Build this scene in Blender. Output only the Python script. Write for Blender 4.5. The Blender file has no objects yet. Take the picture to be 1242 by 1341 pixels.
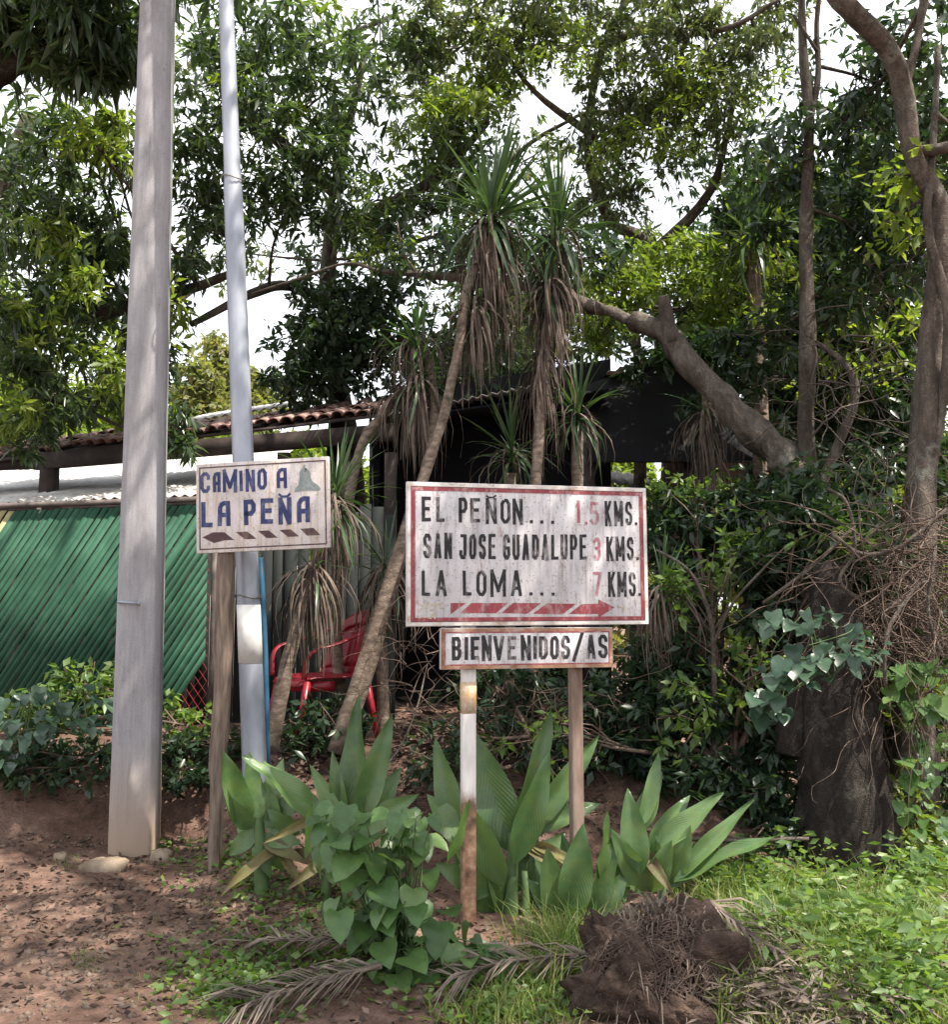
import bpy, math, random
import numpy as np
from mathutils import Vector, Matrix

R = math.radians
rng = np.random.default_rng(7)
random.seed(7)
S = bpy.context.scene
C = S.collection

# ------------------------------------------------------------------ camera, sky, sun, exposure
K, CX, CY, CAMH, PITCH = 1300.0, 621.0, 670.5, 1.6, R(5.7)
cam_d = bpy.data.cameras.new('camera')
cam = bpy.data.objects.new('camera', cam_d); C.objects.link(cam)
cam_d.sensor_fit = 'HORIZONTAL'; cam_d.sensor_width = 36; cam_d.lens = 36 * K / 1242
cam_d.clip_start = 0.05; cam_d.clip_end = 2000
cam.location = (0, 0, CAMH); cam.rotation_euler = (math.pi / 2 + PITCH, 0, 0)
S.camera = cam

SUN_EL, SUN_AZ = 60.0, 118.0            # azimuth clockwise from +Y (the view direction): sun on the right, a little behind the camera
sv = Vector((math.sin(R(SUN_AZ)) * math.cos(R(SUN_EL)), math.cos(R(SUN_AZ)) * math.cos(R(SUN_EL)), math.sin(R(SUN_EL))))
sun_d = bpy.data.lights.new('sun', 'SUN'); sun_d.energy = 4.5; sun_d.angle = R(0.5); sun_d.color = (1.0, 0.93, 0.82)
sun = bpy.data.objects.new('sun', sun_d); C.objects.link(sun)
sun.rotation_euler = (-sv).to_track_quat('-Z', 'Y').to_euler()

W = bpy.data.worlds.new('World'); S.world = W; W.use_nodes = True
nt = W.node_tree; nt.nodes.clear()
sky = nt.nodes.new('ShaderNodeTexSky'); sky.sky_type = 'NISHITA'; sky.sun_disc = False
sky.sun_elevation = R(SUN_EL); sky.sun_rotation = R(SUN_AZ); sky.dust_density = 3.0; sky.air_density = 1.0
tc = nt.nodes.new('ShaderNodeTexCoord'); nz = nt.nodes.new('ShaderNodeTexNoise'); nz.inputs['Scale'].default_value = 2.2; nz.inputs['Detail'].default_value = 6
nt.links.new(tc.outputs['Generated'], nz.inputs['Vector'])
rp = nt.nodes.new('ShaderNodeMapRange'); rp.inputs['From Min'].default_value = .35; rp.inputs['From Max'].default_value = .6
rp.inputs['To Min'].default_value = .62; rp.inputs['To Max'].default_value = .95
nt.links.new(nz.outputs['Fac'], rp.inputs['Value'])
mx = nt.nodes.new('ShaderNodeMix'); mx.data_type = 'RGBA'
nt.links.new(rp.outputs['Result'], mx.inputs[0]); nt.links.new(sky.outputs[0], mx.inputs[6]); mx.inputs[7].default_value = (9.0, 9.3, 9.6, 1)
bg = nt.nodes.new('ShaderNodeBackground'); bg.inputs['Strength'].default_value = 0.092
nt.links.new(mx.outputs[2], bg.inputs['Color'])
wo = nt.nodes.new('ShaderNodeOutputWorld'); nt.links.new(bg.outputs[0], wo.inputs[0])

S.view_settings.view_transform = 'Standard'; S.view_settings.look = 'None'
S.view_settings.exposure = 1.3; S.view_settings.gamma = 1.0; S.view_settings.use_curve_mapping = False
S.render.engine = 'CYCLES'
S.cycles.max_bounces = 7; S.cycles.diffuse_bounces = 4; S.cycles.transmission_bounces = 4; S.cycles.glossy_bounces = 2
S.cycles.use_denoising = True

# ------------------------------------------------------------------ helpers
ca, sa = math.cos(PITCH), math.sin(PITCH)
def P(px, py, Y):
    """world point at picture position (1242x1341 frame) and distance Y along the ground"""
    u, v = (px - CX) / K, -(py - CY) / K
    dy = -sa * v + ca; dz = ca * v + sa
    t = Y / dy
    return np.array((u * t, Y, CAMH + dz * t))

def vnoise(x, y, seed=0):
    xi, yi = np.floor(x).astype(np.int64), np.floor(y).astype(np.int64)
    xf, yf = x - xi, y - yi
    u, v = xf * xf * (3 - 2 * xf), yf * yf * (3 - 2 * yf)
    def h(a, b):
        n = (a * 374761393 + b * 668265263 + seed * 974634777) & 0xffffffff
        n = ((n ^ (n >> 13)) * 1274126177) & 0xffffffff
        return ((n ^ (n >> 16)) & 0xffff) / 65535.0
    return (h(xi, yi) * (1 - u) + h(xi + 1, yi) * u) * (1 - v) + (h(xi, yi + 1) * (1 - u) + h(xi + 1, yi + 1) * u) * v
def fbm(x, y, seed=0, o=4):
    s, a, f = 0, .5, 1
    for i in range(o):
        s = s + a * (vnoise(x * f, y * f, seed + i) - .5); a *= .5; f *= 2.03
    return s
def sst(e0, e1, x):
    t = np.clip((x - e0) / (e1 - e0), 0, 1); return t * t * (3 - 2 * t)

def hgt(x, y):
    x = np.asarray(x, float); y = np.asarray(y, float)
    left = sst(-1.2, -2.0, x)
    start = 5.5 + 1.35 * left; end = 7.5 + .3 * left
    bank = .64 * sst(0, 1, (y - start) / (end - start)) * sst(2.6, 1.4, x)
    right = -.5 * sst(2.0, 5.0, x) * sst(6.5, 9.5, y)
    near = .10 * sst(.2, 1.4, x) * sst(5.6, 4.6, y)
    n = .10 * fbm(x * .9, y * .9, 3) + .05 * fbm(x * 4, y * 4, 9) + .022 * fbm(x * 17, y * 17, 5)
    path = sst(-.9, -1.8, x) * sst(6.3, 5.3, y)
    far = 1.2 * fbm(x * .03, y * .03, 11) * sst(25, 80, np.hypot(x, y))
    fadef = 1 - sst(60, 90, np.abs(x))
    return bank + right + near + n * (1 - .55 * path) * fadef - .03 * path + far
def H(x, y): return float(hgt(np.array([x]), np.array([y]))[0])

def tagit(o, label=None, cat=None, group=None, kind=None):
    if label: o['label'] = label
    if cat: o['category'] = cat
    if group: o['group'] = group
    if kind: o['kind'] = kind
    return o
def thing(name, label, cat, loc, group=None, rot=(0, 0, 0)):
    o = bpy.data.objects.new(name, None); o.empty_display_size = .1; C.objects.link(o)
    o.location = [float(a) for a in loc]; o.rotation_euler = rot
    return tagit(o, label, cat, group)

def fast_mesh(name, V, F, smooth=False):
    """V (n,3); F list of arrays (k,3) or (k,4)"""
    me = bpy.data.meshes.new(name)
    V = np.ascontiguousarray(V, dtype=np.float32)
    Fs = F if isinstance(F, list) else [F]
    Fs = [np.asarray(f, dtype=np.int32) for f in Fs if len(f)]
    loops = np.concatenate([f.ravel() for f in Fs]); sizes = np.concatenate([np.full(len(f), f.shape[1], np.int32) for f in Fs])
    me.vertices.add(len(V)); me.vertices.foreach_set('co', V.ravel())
    me.loops.add(len(loops)); me.loops.foreach_set('vertex_index', loops)
    me.polygons.add(len(sizes)); st = np.zeros(len(sizes), np.int32); st[1:] = np.cumsum(sizes)[:-1]
    me.polygons.foreach_set('loop_start', st); me.polygons.foreach_set('loop_total', sizes)
    if smooth: me.polygons.foreach_set('use_smooth', np.ones(len(sizes), bool))
    me.update(calc_edges=True); me.validate()
    return me
def link(name, me, m, parent=None, **kw):
    if m and not me.materials: me.materials.append(m)
    o = bpy.data.objects.new(name, me); C.objects.link(o)
    if parent: o.parent = parent
    return tagit(o, **kw)

class MB:
    def __init__(s): s.V = []; s.F3 = []; s.F4 = []; s.n = 0
    def add(s, V, F):
        V = np.asarray(V, float).reshape(-1, 3); s.V.append(V)
        for f in F:
            f = [i + s.n for i in f]
            (s.F4 if len(f) == 4 else s.F3).append(f) if len(f) < 5 else s.F3.extend([[f[0], f[i], f[i + 1]] for i in range(1, len(f) - 1)])
        s.n += len(V); return s
    def arr(s, V, F):
        F = np.asarray(F) + s.n; s.V.append(np.asarray(V, float)); s.n += len(V)
        (s.F4 if F.shape[1] == 4 else s.F3).extend(F.tolist()); return s
    def box(s, c, d, M=None):
        c = np.array(c, float); d = np.array(d, float) / 2
        v = np.array([(x, y, z) for x in (-1, 1) for y in (-1, 1) for z in (-1, 1)], float) * d
        if M is not None: v = v @ np.array(M).T
        return s.add(v + c, [(0, 1, 3, 2), (4, 6, 7, 5), (0, 4, 5, 1), (2, 3, 7, 6), (0, 2, 6, 4), (1, 5, 7, 3)])
    def bar(s, a, b, w, t, up=(0, 0, 1)):
        a = np.array(a, float); b = np.array(b, float); d = b - a; L = np.linalg.norm(d); d /= L
        u = np.array(up, float); x = np.cross(d, u); x /= np.linalg.norm(x); z = np.cross(x, d)
        M = np.stack([x, d, z], 1); return s.box((a + b) / 2, (w, L, t), M)
    def tube(s, pts, rad, sides=8, cap=True, sub=0, rough=0, seed=0):
        V, F = tube(pts, rad, sides, cap, sub, rough, seed); return s.add(V, F)
    def build(s, name, m, parent=None, smooth=False, **kw):
        V = np.concatenate(s.V)
        if parent is not None and parent.parent is None and parent.type == 'EMPTY' and not s.__dict__.get('local'):
            V = V - np.array(parent.location)
        elif parent is not None and not s.__dict__.get('local'):
            V = V - np.array(rootloc(parent))
        fs = []
        if s.F3: fs.append(np.array(s.F3))
        if s.F4: fs.append(np.array(s.F4))
        return link(name, fast_mesh(name, V, fs, smooth), m, parent, **kw)
def rootloc(o):
    l = Vector((0, 0, 0))
    while o: l = l + o.location; o = o.parent
    return l
def LMB(): m = MB(); m.local = True; return m

def catmull(p, n):
    p = np.asarray(p, float); q = np.vstack([2 * p[0] - p[1], p, 2 * p[-1] - p[-2]]); out = []
    for i in range(1, len(q) - 2):
        for t in np.linspace(0, 1, n, endpoint=False):
            out.append(.5 * (2 * q[i] + (q[i + 1] - q[i - 1]) * t + (2 * q[i - 1] - 5 * q[i] + 4 * q[i + 1] - q[i + 2]) * t * t + (-q[i - 1] + 3 * q[i] - 3 * q[i + 1] + q[i + 2]) * t ** 3))
    out.append(q[-2]); return np.array(out)
def tube(pts, rad, sides=8, cap=True, sub=0, rough=0, seed=0):
    pts = np.asarray(pts, float); n0 = len(pts)
    rad = np.full(n0, rad, float) if np.isscalar(rad) else np.asarray(rad, float)
    if len(rad) != n0: rad = np.interp(np.linspace(0, 1, n0), np.linspace(0, 1, len(rad)), rad)
    if sub and n0 > 1:
        pr = catmull(np.hstack([pts, rad[:, None]]), sub); pts, rad = pr[:, :3], np.maximum(pr[:, 3], .0005)
    n = len(pts); T = np.gradient(pts, axis=0); T /= np.linalg.norm(T, axis=1)[:, None] + 1e-9
    u = np.cross(T[0], (0, 1, .123)); u /= np.linalg.norm(u); V = []
    a = np.arange(sides) / sides * 2 * math.pi
    for i in range(n):
        u = u - T[i] * (u @ T[i]); u /= np.linalg.norm(u) + 1e-9; w = np.cross(T[i], u)
        r = np.full(sides, rad[i])
        if rough:
            r = r * (1 + rough * 2 * fbm(a * 1.6 + seed * 3.1, np.full(sides, i * .55), seed) + rough * .9 * (vnoise(a * 4 + seed, np.full(sides, i * .25), seed + 4) - .5))
        V.append(pts[i] + r[:, None] * (np.cos(a)[:, None] * u + np.sin(a)[:, None] * w))
    V = np.concatenate(V); F = []
    for i in range(n - 1):
        for j in range(sides):
            k = (j + 1) % sides; F.append((i * sides + j, i * sides + k, (i + 1) * sides + k, (i + 1) * sides + j))
    if cap: F.append(tuple(range(sides))[::-1]); F.append(tuple((n - 1) * sides + j for j in range(sides)))
    return V, F

# ------------------------------------------------------------------ materials
def nn(t, k, **kw):
    n = t.nodes.new(k)
    for a, b in kw.items(): setattr(n, a, b)
    return n
def newmat(name):
    m = bpy.data.materials.new(name); m.use_nodes = True; t = m.node_tree; t.nodes.clear()
    out = nn(t, 'ShaderNodeOutputMaterial'); b = nn(t, 'ShaderNodeBsdfPrincipled'); t.links.new(b.outputs[0], out.inputs[0])
    return m, t, b, out
def ramp(t, src, stops):
    r = nn(t, 'ShaderNodeValToRGB'); e = r.color_ramp.elements
    while len(e) < len(stops): e.new(.5)
    for i, (p, c) in enumerate(stops): e[i].position = p; e[i].color = (*c, 1) if len(c) == 3 else c
    t.links.new(src, r.inputs[0]); return r.outputs[0]
def noise(t, scale, detail=5, vec=None, rough=.6, stretch=None):
    n = nn(t, 'ShaderNodeTexNoise'); n.inputs['Scale'].default_value = scale; n.inputs['Detail'].default_value = detail; n.inputs['Roughness'].default_value = rough
    if vec is None: vec = nn(t, 'ShaderNodeTexCoord').outputs['Object']
    if stretch:
        mp = nn(t, 'ShaderNodeMapping'); mp.inputs['Scale'].default_value = stretch; t.links.new(vec, mp.inputs[0]); vec = mp.outputs[0]
    t.links.new(vec, n.inputs['Vector']); return n.outputs['Fac']
def mixc(t, f, a, b, blend='MIX'):
    n = nn(t, 'ShaderNodeMix', data_type='RGBA', blend_type=blend)
    for s, v in ((0, f), (6, a), (7, b)):
        if isinstance(v, (tuple, list)): n.inputs[s].default_value = (*v, 1) if len(v) == 3 else v
        elif isinstance(v, (int, float)): n.inputs[s].default_value = v
        else: t.links.new(v, n.inputs[s])
    return n.outputs[2]
def bump(t, b, h, strength=.4, dist=.01):
    n = nn(t, 'ShaderNodeBump'); n.inputs['Strength'].default_value = strength; n.inputs['Distance'].default_value = dist
    t.links.new(h, n.inputs['Height']); t.links.new(n.outputs[0], b.inputs['Normal'])
def rnd(t):
    a = nn(t, 'ShaderNodeNewGeometry').outputs['Random Per Island']; o = nn(t, 'ShaderNodeObjectInfo').outputs['Random']
    s = nn(t, 'ShaderNodeMath', operation='ADD'); t.links.new(a, s.inputs[0]); t.links.new(o, s.inputs[1])
    f = nn(t, 'ShaderNodeMath', operation='FRACT'); t.links.new(s.outputs[0], f.inputs[0]); return f.outputs[0]

def M_surf(name, cols, scale=6, rough=.8, bstr=.4, bdist=.01, bscale=None, stretch=None, spec=.3, metal=0):
    m, t, b, _ = newmat(name)
    f = noise(t, scale, 6, stretch=stretch); c = ramp(t, f, [(.3 + .4 * i / (len(cols) - 1), x) for i, x in enumerate(cols)])
    t.links.new(c, b.inputs['Base Color']); b.inputs['Roughness'].default_value = rough; b.inputs['Specular IOR Level'].default_value = spec; b.inputs['Metallic'].default_value = metal
    if bstr: bump(t, b, noise(t, bscale or scale * 5, 5, stretch=stretch), bstr, bdist)
    return m
def M_bark(name, cols, scale=9, st=(1, 1, .35), lichen=.4):
    m, t, b, _ = newmat(name)
    c = ramp(t, noise(t, scale, 9, rough=.72, stretch=st), [(.28 + .42 * i / (len(cols) - 1), x) for i, x in enumerate(cols)])
    vo = nn(t, 'ShaderNodeTexVoronoi', feature='DISTANCE_TO_EDGE'); vo.inputs['Scale'].default_value = scale * 3.2
    mp = nn(t, 'ShaderNodeMapping'); mp.inputs['Scale'].default_value = (st[0] * 1.3, st[1] * 1.3, st[2] * .4); oc = nn(t, 'ShaderNodeTexCoord').outputs['Object']
    ds = nn(t, 'ShaderNodeMix', data_type='RGBA', blend_type='ADD'); ds.inputs[0].default_value = .3; nz_ = nn(t, 'ShaderNodeTexNoise'); nz_.inputs['Scale'].default_value = scale; t.links.new(oc, nz_.inputs['Vector']); t.links.new(oc, ds.inputs[6]); t.links.new(nz_.outputs['Color'], ds.inputs[7]); t.links.new(ds.outputs[2], mp.inputs[0]); t.links.new(mp.outputs[0], vo.inputs['Vector'])
    ck = ramp(t, vo.outputs['Distance'], [(0, (.5, .48, .47)), (.22, (1, 1, 1))]); c = mixc(t, .45, c, ck, 'MULTIPLY')
    li = ramp(t, noise(t, 3.3, 7, rough=.75), [(.56, (0, 0, 0)), (.64, (lichen,) * 3)]); c = mixc(t, li, c, (.26, .26, .22))
    li = ramp(t, noise(t, 5.1, 7, rough=.8, stretch=(1, 1, 1.3)), [(.58, (0, 0, 0)), (.66, (lichen * .8,) * 3)]); c = mixc(t, li, c, (.035, .045, .02))
    t.links.new(c, b.inputs['Base Color']); b.inputs['Roughness'].default_value = .95; b.inputs['Specular IOR Level'].default_value = .15
    ad = nn(t, 'ShaderNodeMath', operation='MULTIPLY_ADD'); sp_ = nn(t, 'ShaderNodeSeparateColor'); t.links.new(ck, sp_.inputs[0]); t.links.new(sp_.outputs[0], ad.inputs[0]); ad.inputs[1].default_value = .4; t.links.new(noise(t, scale * 4, 8, rough=.75, stretch=(1, 1, .4)), ad.inputs[2]); bump(t, b, ad.outputs[0], 1, .018)
    return m
def M_leaf(name, cols, trans=.35, rough=.38, tcol=None, veins=0):
    m, t, b, out = newmat(name)
    r = rnd(t); c = ramp(t, r, [(i / (len(cols) - 1), x) for i, x in enumerate(cols)])
    f = noise(t, 2.5, 3); c = mixc(t, .55, c, ramp(t, f, [(.3, (.55, .55, .55)), (.7, (1.35, 1.35, 1.25))]), 'MULTIPLY')
    if veins:
        uvx = nn(t, 'ShaderNodeSeparateXYZ'); t.links.new(nn(t, 'ShaderNodeTexCoord').outputs['UV'], uvx.inputs[0]); at_ = nn(t, 'ShaderNodeMath', operation='MULTIPLY_ADD'); t.links.new(noise(t, 9, 6, rough=.8), at_.inputs[0]); at_.inputs[1].default_value = .9; t.links.new(uvx.outputs[0], at_.inputs[2])
        c = mixc(t, ramp(t, at_.outputs[0], [(.0, (0, 0, 0)), (.86, (0, 0, 0)), (.97, (.9, .9, .9))]), c, (.17, .11, .05)) if 0 else c
        c = mixc(t, ramp(t, noise(t, 17, 7, rough=.8), [(.59, (0, 0, 0)), (.66, (.8, .8, .8))]), c, (.15, .11, .05))
        c = mixc(t, ramp(t, noise(t, 3.1, 4), [(.45, (0, 0, 0)), (.7, (.5, .5, .5))]), c, (.17, .22, .06))
        wv = nn(t, 'ShaderNodeTexWave', wave_type='BANDS', bands_direction='X'); wv.inputs['Scale'].default_value = veins; wv.inputs['Distortion'].default_value = .6
        t.links.new(nn(t, 'ShaderNodeTexCoord').outputs['UV'], wv.inputs['Vector'])
        c = mixc(t, .22, c, ramp(t, wv.outputs['Fac'], [(0, (.6, .62, .6)), (1, (1.3, 1.3, 1.2))]), 'MULTIPLY')
        bump(t, b, wv.outputs['Fac'], .25, .003)
    t.links.new(c, b.inputs['Base Color']); b.inputs['Roughness'].default_value = rough; b.inputs['Specular IOR Level'].default_value = .45
    tr = nn(t, 'ShaderNodeBsdfTranslucent'); t.links.new(mixc(t, 1.0, c, tcol or (1.9, 2.0, .75), 'MULTIPLY'), tr.inputs['Color'])
    mxs = nn(t, 'ShaderNodeMixShader'); mxs.inputs[0].default_value = trans
    t.links.new(b.outputs[0], mxs.inputs[1]); t.links.new(tr.outputs[0], mxs.inputs[2]); t.links.new(mxs.outputs[0], out.inputs[0])
    return m

m_bark = M_bark('bark_grey', [(.035, .028, .024), (.09, .074, .062), (.17, .145, .125)], 9)
m_barkd = M_bark('bark_dark', [(.014, .011, .010), (.035, .028, .025), (.075, .062, .054)], 11, lichen=.2)
m_barkp = M_bark('bark_pale', [(.045, .036, .03), (.12, .098, .082), (.23, .195, .165)], 9, lichen=.7)
m_yucca_bark = M_surf('yucca_bark', [(.07, .05, .04), (.16, .12, .092), (.28, .22, .175)], 14, .9, .8, .012, 60, (1, 1, 2.2))
m_vine = M_surf('dry_vine', [(.04, .026, .02), (.10, .068, .053), (.20, .15, .12)], 6, .9, .3)
m_mango = M_leaf('mango_leaf', [(.022, .04, .022), (.038, .066, .034), (.058, .09, .048), (.09, .12, .075)], .40, .3)
m_mangoy = M_leaf('sunlit_yellow_leaf', [(.06, .10, .022), (.10, .145, .03), (.15, .18, .045)], .5, .4)  # sunlight on foliage put in as yellow-green; also naturally light green crowns
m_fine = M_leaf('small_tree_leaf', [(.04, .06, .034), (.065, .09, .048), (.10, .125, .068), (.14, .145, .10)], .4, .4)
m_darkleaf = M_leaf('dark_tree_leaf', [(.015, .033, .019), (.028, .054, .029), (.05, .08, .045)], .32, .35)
m_bright = M_leaf('sunlit_bush_leaf', [(.09, .14, .03), (.14, .19, .04), (.20, .23, .06)], .5, .45)  # lighter leaf colour carries the sunlight on bright foliage patches
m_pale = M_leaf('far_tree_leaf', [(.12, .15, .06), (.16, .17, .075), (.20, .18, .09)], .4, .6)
m_yleaf = M_leaf('yucca_leaf', [(.03, .065, .03), (.05, .095, .04), (.085, .13, .065)], .22, .36)
m_yleafb = M_leaf('fresh_yucca_leaf', [(.05, .12, .035), (.08, .16, .05)], .3, .36)
m_dead = M_surf('dead_leaf', [(.045, .032, .026), (.10, .074, .06), (.20, .155, .125)], 5, .85, .2)
m_big = M_leaf('broad_leaf', [(.05, .10, .04), (.075, .14, .055), (.115, .19, .08)], .26, .27, veins=5)
m_bigl = M_leaf('light_broad_leaf', [(.09, .17, .05), (.13, .21, .075)], .3, .42, veins=5)
m_heart = M_leaf('heart_leaf', [(.045, .095, .03), (.07, .135, .042), (.11, .18, .06)], .3, .38)
m_vleaf = M_leaf('dark_vine_leaf', [(.025, .055, .035), (.04, .08, .05), (.07, .12, .075)], .2, .32)
m_stalk = M_surf('green_stalk', [(.05, .09, .03), (.10, .15, .06)], 8, .6, .1)
m_grass = M_leaf('grass_blade', [(.07, .13, .03), (.11, .18, .04), (.18, .22, .07), (.26, .24, .11)], .35, .5)
m_weed = M_leaf('weed_leaf', [(.06, .11, .03), (.10, .17, .045), (.17, .23, .07)], .38, .45)
m_litter = M_leaf('leaf_litter', [(.035, .022, .017), (.07, .045, .035), (.11, .073, .056), (.17, .12, .092)], .08, .8, (1, .8, .6))

# ------------------------------------------------------------------ ground
m, t, b, _ = newmat('dirt')
geo = nn(t, 'ShaderNodeTexCoord').outputs['Object']
f1 = noise(t, 1.3, 8, geo, .65); f2 = noise(t, 14, 8, geo, .7); f3 = noise(t, 70, 5, geo, .7)
c = ramp(t, f1, [(.3, (.085, .049, .037)), (.5, (.16, .098, .075)), (.7, (.27, .18, .142))])
c = mixc(t, .75, c, ramp(t, f2, [(.3, (.45, .42, .40)), (.55, (1, 1, 1)), (.75, (1.6, 1.5, 1.45))]), 'MULTIPLY')
c = mixc(t, .5, c, ramp(t, f3, [(.35, (.5, .5, .5)), (.65, (1.4, 1.4, 1.4))]), 'MULTIPLY')
sep = nn(t, 'ShaderNodeSeparateXYZ'); t.links.new(geo, sep.inputs[0])
t.links.new(c, b.inputs['Base Color']); b.inputs['Roughness'].default_value = .95; b.inputs['Specular IOR Level'].default_value = .15
ad = nn(t, 'ShaderNodeMath', operation='ADD'); t.links.new(f2, ad.inputs[0]); t.links.new(f3, ad.inputs[1]); bump(t, b, ad.outputs[0], .8, .02)
m_dirt = m
def spaced(lo, hi, dlo, dhi, step, far):
    mid = np.arange(dlo, dhi, step); g = 1.16; L = []; p = dlo; s = step
    while p > lo: s *= g; p -= s; L.append(p)
    Rr = []; p = dhi; s = step
    while p < hi: s *= g; p += s; Rr.append(p)
    return np.array(L[::-1] + mid.tolist() + Rr)
gx = spaced(-900, 900, -3.6, 3.6, .028, 0); gy = spaced(-900, 1100, 3.4, 9.0, .028, 0)
X, Yg = np.meshgrid(gx, gy); Z = hgt(X, Yg); nx, ny = len(gx), len(gy)
V = np.stack([X.ravel(), Yg.ravel(), Z.ravel()], 1); ii = (np.arange(ny - 1)[:, None] * nx + np.arange(nx - 1)).ravel()
link('ground', fast_mesh('ground', V, np.stack([ii, ii + 1, ii + nx + 1, ii + nx], 1), True), m_dirt, kind='structure', label='brown dirt ground with a raised bank behind the signs')

# ------------------------------------------------------------------ concrete pole
m, t, b, _ = newmat('concrete')
f = noise(t, 5, 7, stretch=(1, 1, .25)); c = ramp(t, f, [(.3, (.24, .23, .24)), (.55, (.32, .31, .325)), (.75, (.40, .385, .39))])
c = mixc(t, .3, c, ramp(t, noise(t, 24, 7, stretch=(2.2, 2.2, .2)), [(.35, (.6, .59, .58)), (.6, (1.1, 1.1, 1.1))]), 'MULTIPLY')
c = mixc(t, .5, c, ramp(t, noise(t, 120, 3), [(.3, (.8, .8, .8)), (.6, (1.1, 1.1, 1.1))]), 'MULTIPLY')
sp = nn(t, 'ShaderNodeSeparateXYZ'); t.links.new(nn(t, 'ShaderNodeTexCoord').outputs['Object'], sp.inputs[0])
mr = nn(t, 'ShaderNodeMapRange'); mr.inputs['From Min'].default_value = .05; mr.inputs['From Max'].default_value = .75; mr.inputs['To Min'].default_value = .85; mr.inputs['To Max'].default_value = 0
t.links.new(sp.outputs[2], mr.inputs['Value']); c = mixc(t, ramp(t, noise(t, 1.6, 8, rough=.75, stretch=(1, 1, .5)), [(.5, (0, 0, 0)), (.66, (.55, .55, .55))]), c, (.17, .155, .145))
c = mixc(t, ramp(t, noise(t, 7, 8, rough=.8, stretch=(3, 3, .12)), [(.6, (0, 0, 0)), (.68, (.6, .6, .6))]), c, (.15, .135, .125))
c = mixc(t, ramp(t, noise(t, 42, 3), [(.68, (0, 0, 0)), (.72, (.7, .7, .7))]), c, (.13, .12, .11))
c = mixc(t, mr.outputs[0], c, (.33, .235, .17))
t.links.new(c, b.inputs['Base Color']); b.inputs['Roughness'].default_value = .88; b.inputs['Specular IOR Level'].default_value = .2; bump(t, b, noise(t, 90, 5), .35, .004)
m_conc = m
m_metal = M_surf('galvanised_steel', [(.20, .215, .26), (.29, .31, .36), (.40, .42, .47)], 5, .45, .15, .003, 40, (1, 1, .3), .5, .25)
m_wire = M_surf('dull_wire', [(.12, .11, .10), (.3, .29, .28)], 9, .5, 0, metal=.6)
PB = P(176, 1112, 6.85); PT = P(207, 0, 6.85); gz = H(PB[0], 6.85)
pole = thing('utility_pole', 'thick weathered concrete utility pole, the widest post in the picture', 'pole', (PB[0], 6.85, gz))
mb = MB(); ang = R(12)
zt = 8.6; ax = PB + (PT - PB) * ((zt - gz) / (PT[2] - gz))
for_r = []
def octa(c, r, cham=.30):
    a = r; k = a * (1 - cham); pts = [(-k, -a), (k, -a), (a, -k), (a, k), (k, a), (-k, a), (-a, k), (-a, -k)]
    out = []
    for x, y in pts: out.append((c[0] + x * math.cos(ang) - y * math.sin(ang), c[1] + x * math.sin(ang) + y * math.cos(ang), c[2]))
    return out
Vp = []; nr = 30
for i in range(nr + 1):
    s_ = i / nr; z = gz - .3 + (zt - gz + .3) * s_; cpt = np.array([PB[0] + (PT[0] - PB[0]) * (z - gz) / (PT[2] - gz), 6.85, z])
    r_ = .157 - .038 * (z - gz) / 5.8; Vp += octa(cpt, r_ + .0015 * random.uniform(-1, 1))
Fp = [(i * 8 + j, i * 8 + (j + 1) % 8, (i + 1) * 8 + (j + 1) % 8, (i + 1) * 8 + j) for i in range(nr) for j in range(8)] + [tuple(nr * 8 + j for j in range(8))]
mb.add(Vp, Fp); shaft = mb.build('shaft', m_conc, pole)
bv = shaft.modifiers.new('b', 'BEVEL'); bv.width = .012; bv.segments = 2; bv.limit_method = 'ANGLE'; bv.angle_limit = R(25)
mb = MB(); q = P(166, 789, 6.67); mb.tube([q + (-.07, .03, .004), q + (0, -.012, 0), q + (.075, .0, -.006)], .009, 8); mb.tube([q + (.075, .0, -.006), q + (.088, .003, -.007)], .017, 8)
mb.build('strap_bolt', m_metal, pole)
# stone at pole foot and rocks
m_stone = M_surf('stone', [(.12, .085, .06), (.22, .165, .12), (.30, .24, .18)], 7, .9, .6, .01)
def rock(px, py, Y, sx, sy, sz, label, seed):
    c = P(px, py, Y); c[2] = H(c[0], Y) + sz * .25
    n = 14; V = []; F = []; rr = np.random.default_rng(seed)
    ph = rr.uniform(0, 6, 6)
    for i in range(9):
        th = math.pi * i / 8
        for j in range(n):
            a = 2 * math.pi * j / n; d = np.array([math.sin(th) * math.cos(a), math.sin(th) * math.sin(a), math.cos(th)])
            k = np.sign(d) * np.abs(d) ** .72
            r = 1 + .10 * math.sin(3 * a + ph[0] + 2 * th) + .08 * math.sin(5 * a + ph[1]) * math.sin(th * 3 + ph[2]) + rr.uniform(-.03, .03)
            V.append(k * (sx, sy, sz) * r)
    for i in range(8):
        for j in range(n): F.append((i * n + j, (i + 1) * n + j, (i + 1) * n + (j + 1) % n, i * n + (j + 1) % n))
    m = LMB(); m.add(V, F); o = m.build('rock', m_stone, None, True, label=label, cat='rock'); o.location = c; o.rotation_euler = (rr.uniform(-.1, .1), rr.uniform(-.1, .1), rr.uniform(-.3, .3)); return o
rock(138, 1124, 6.42, .15, .08, .055, 'long pale sandy stone lying at the foot of the concrete pole', 3)
rock(212, 1108, 6.6, .07, .06, .05, 'small beige stone on the right of the concrete pole foot', 5)
rock(82, 1072, 6.6, .045, .05, .035, 'small pinkish rock on the shaded dirt left of the concrete pole', 8)

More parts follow.
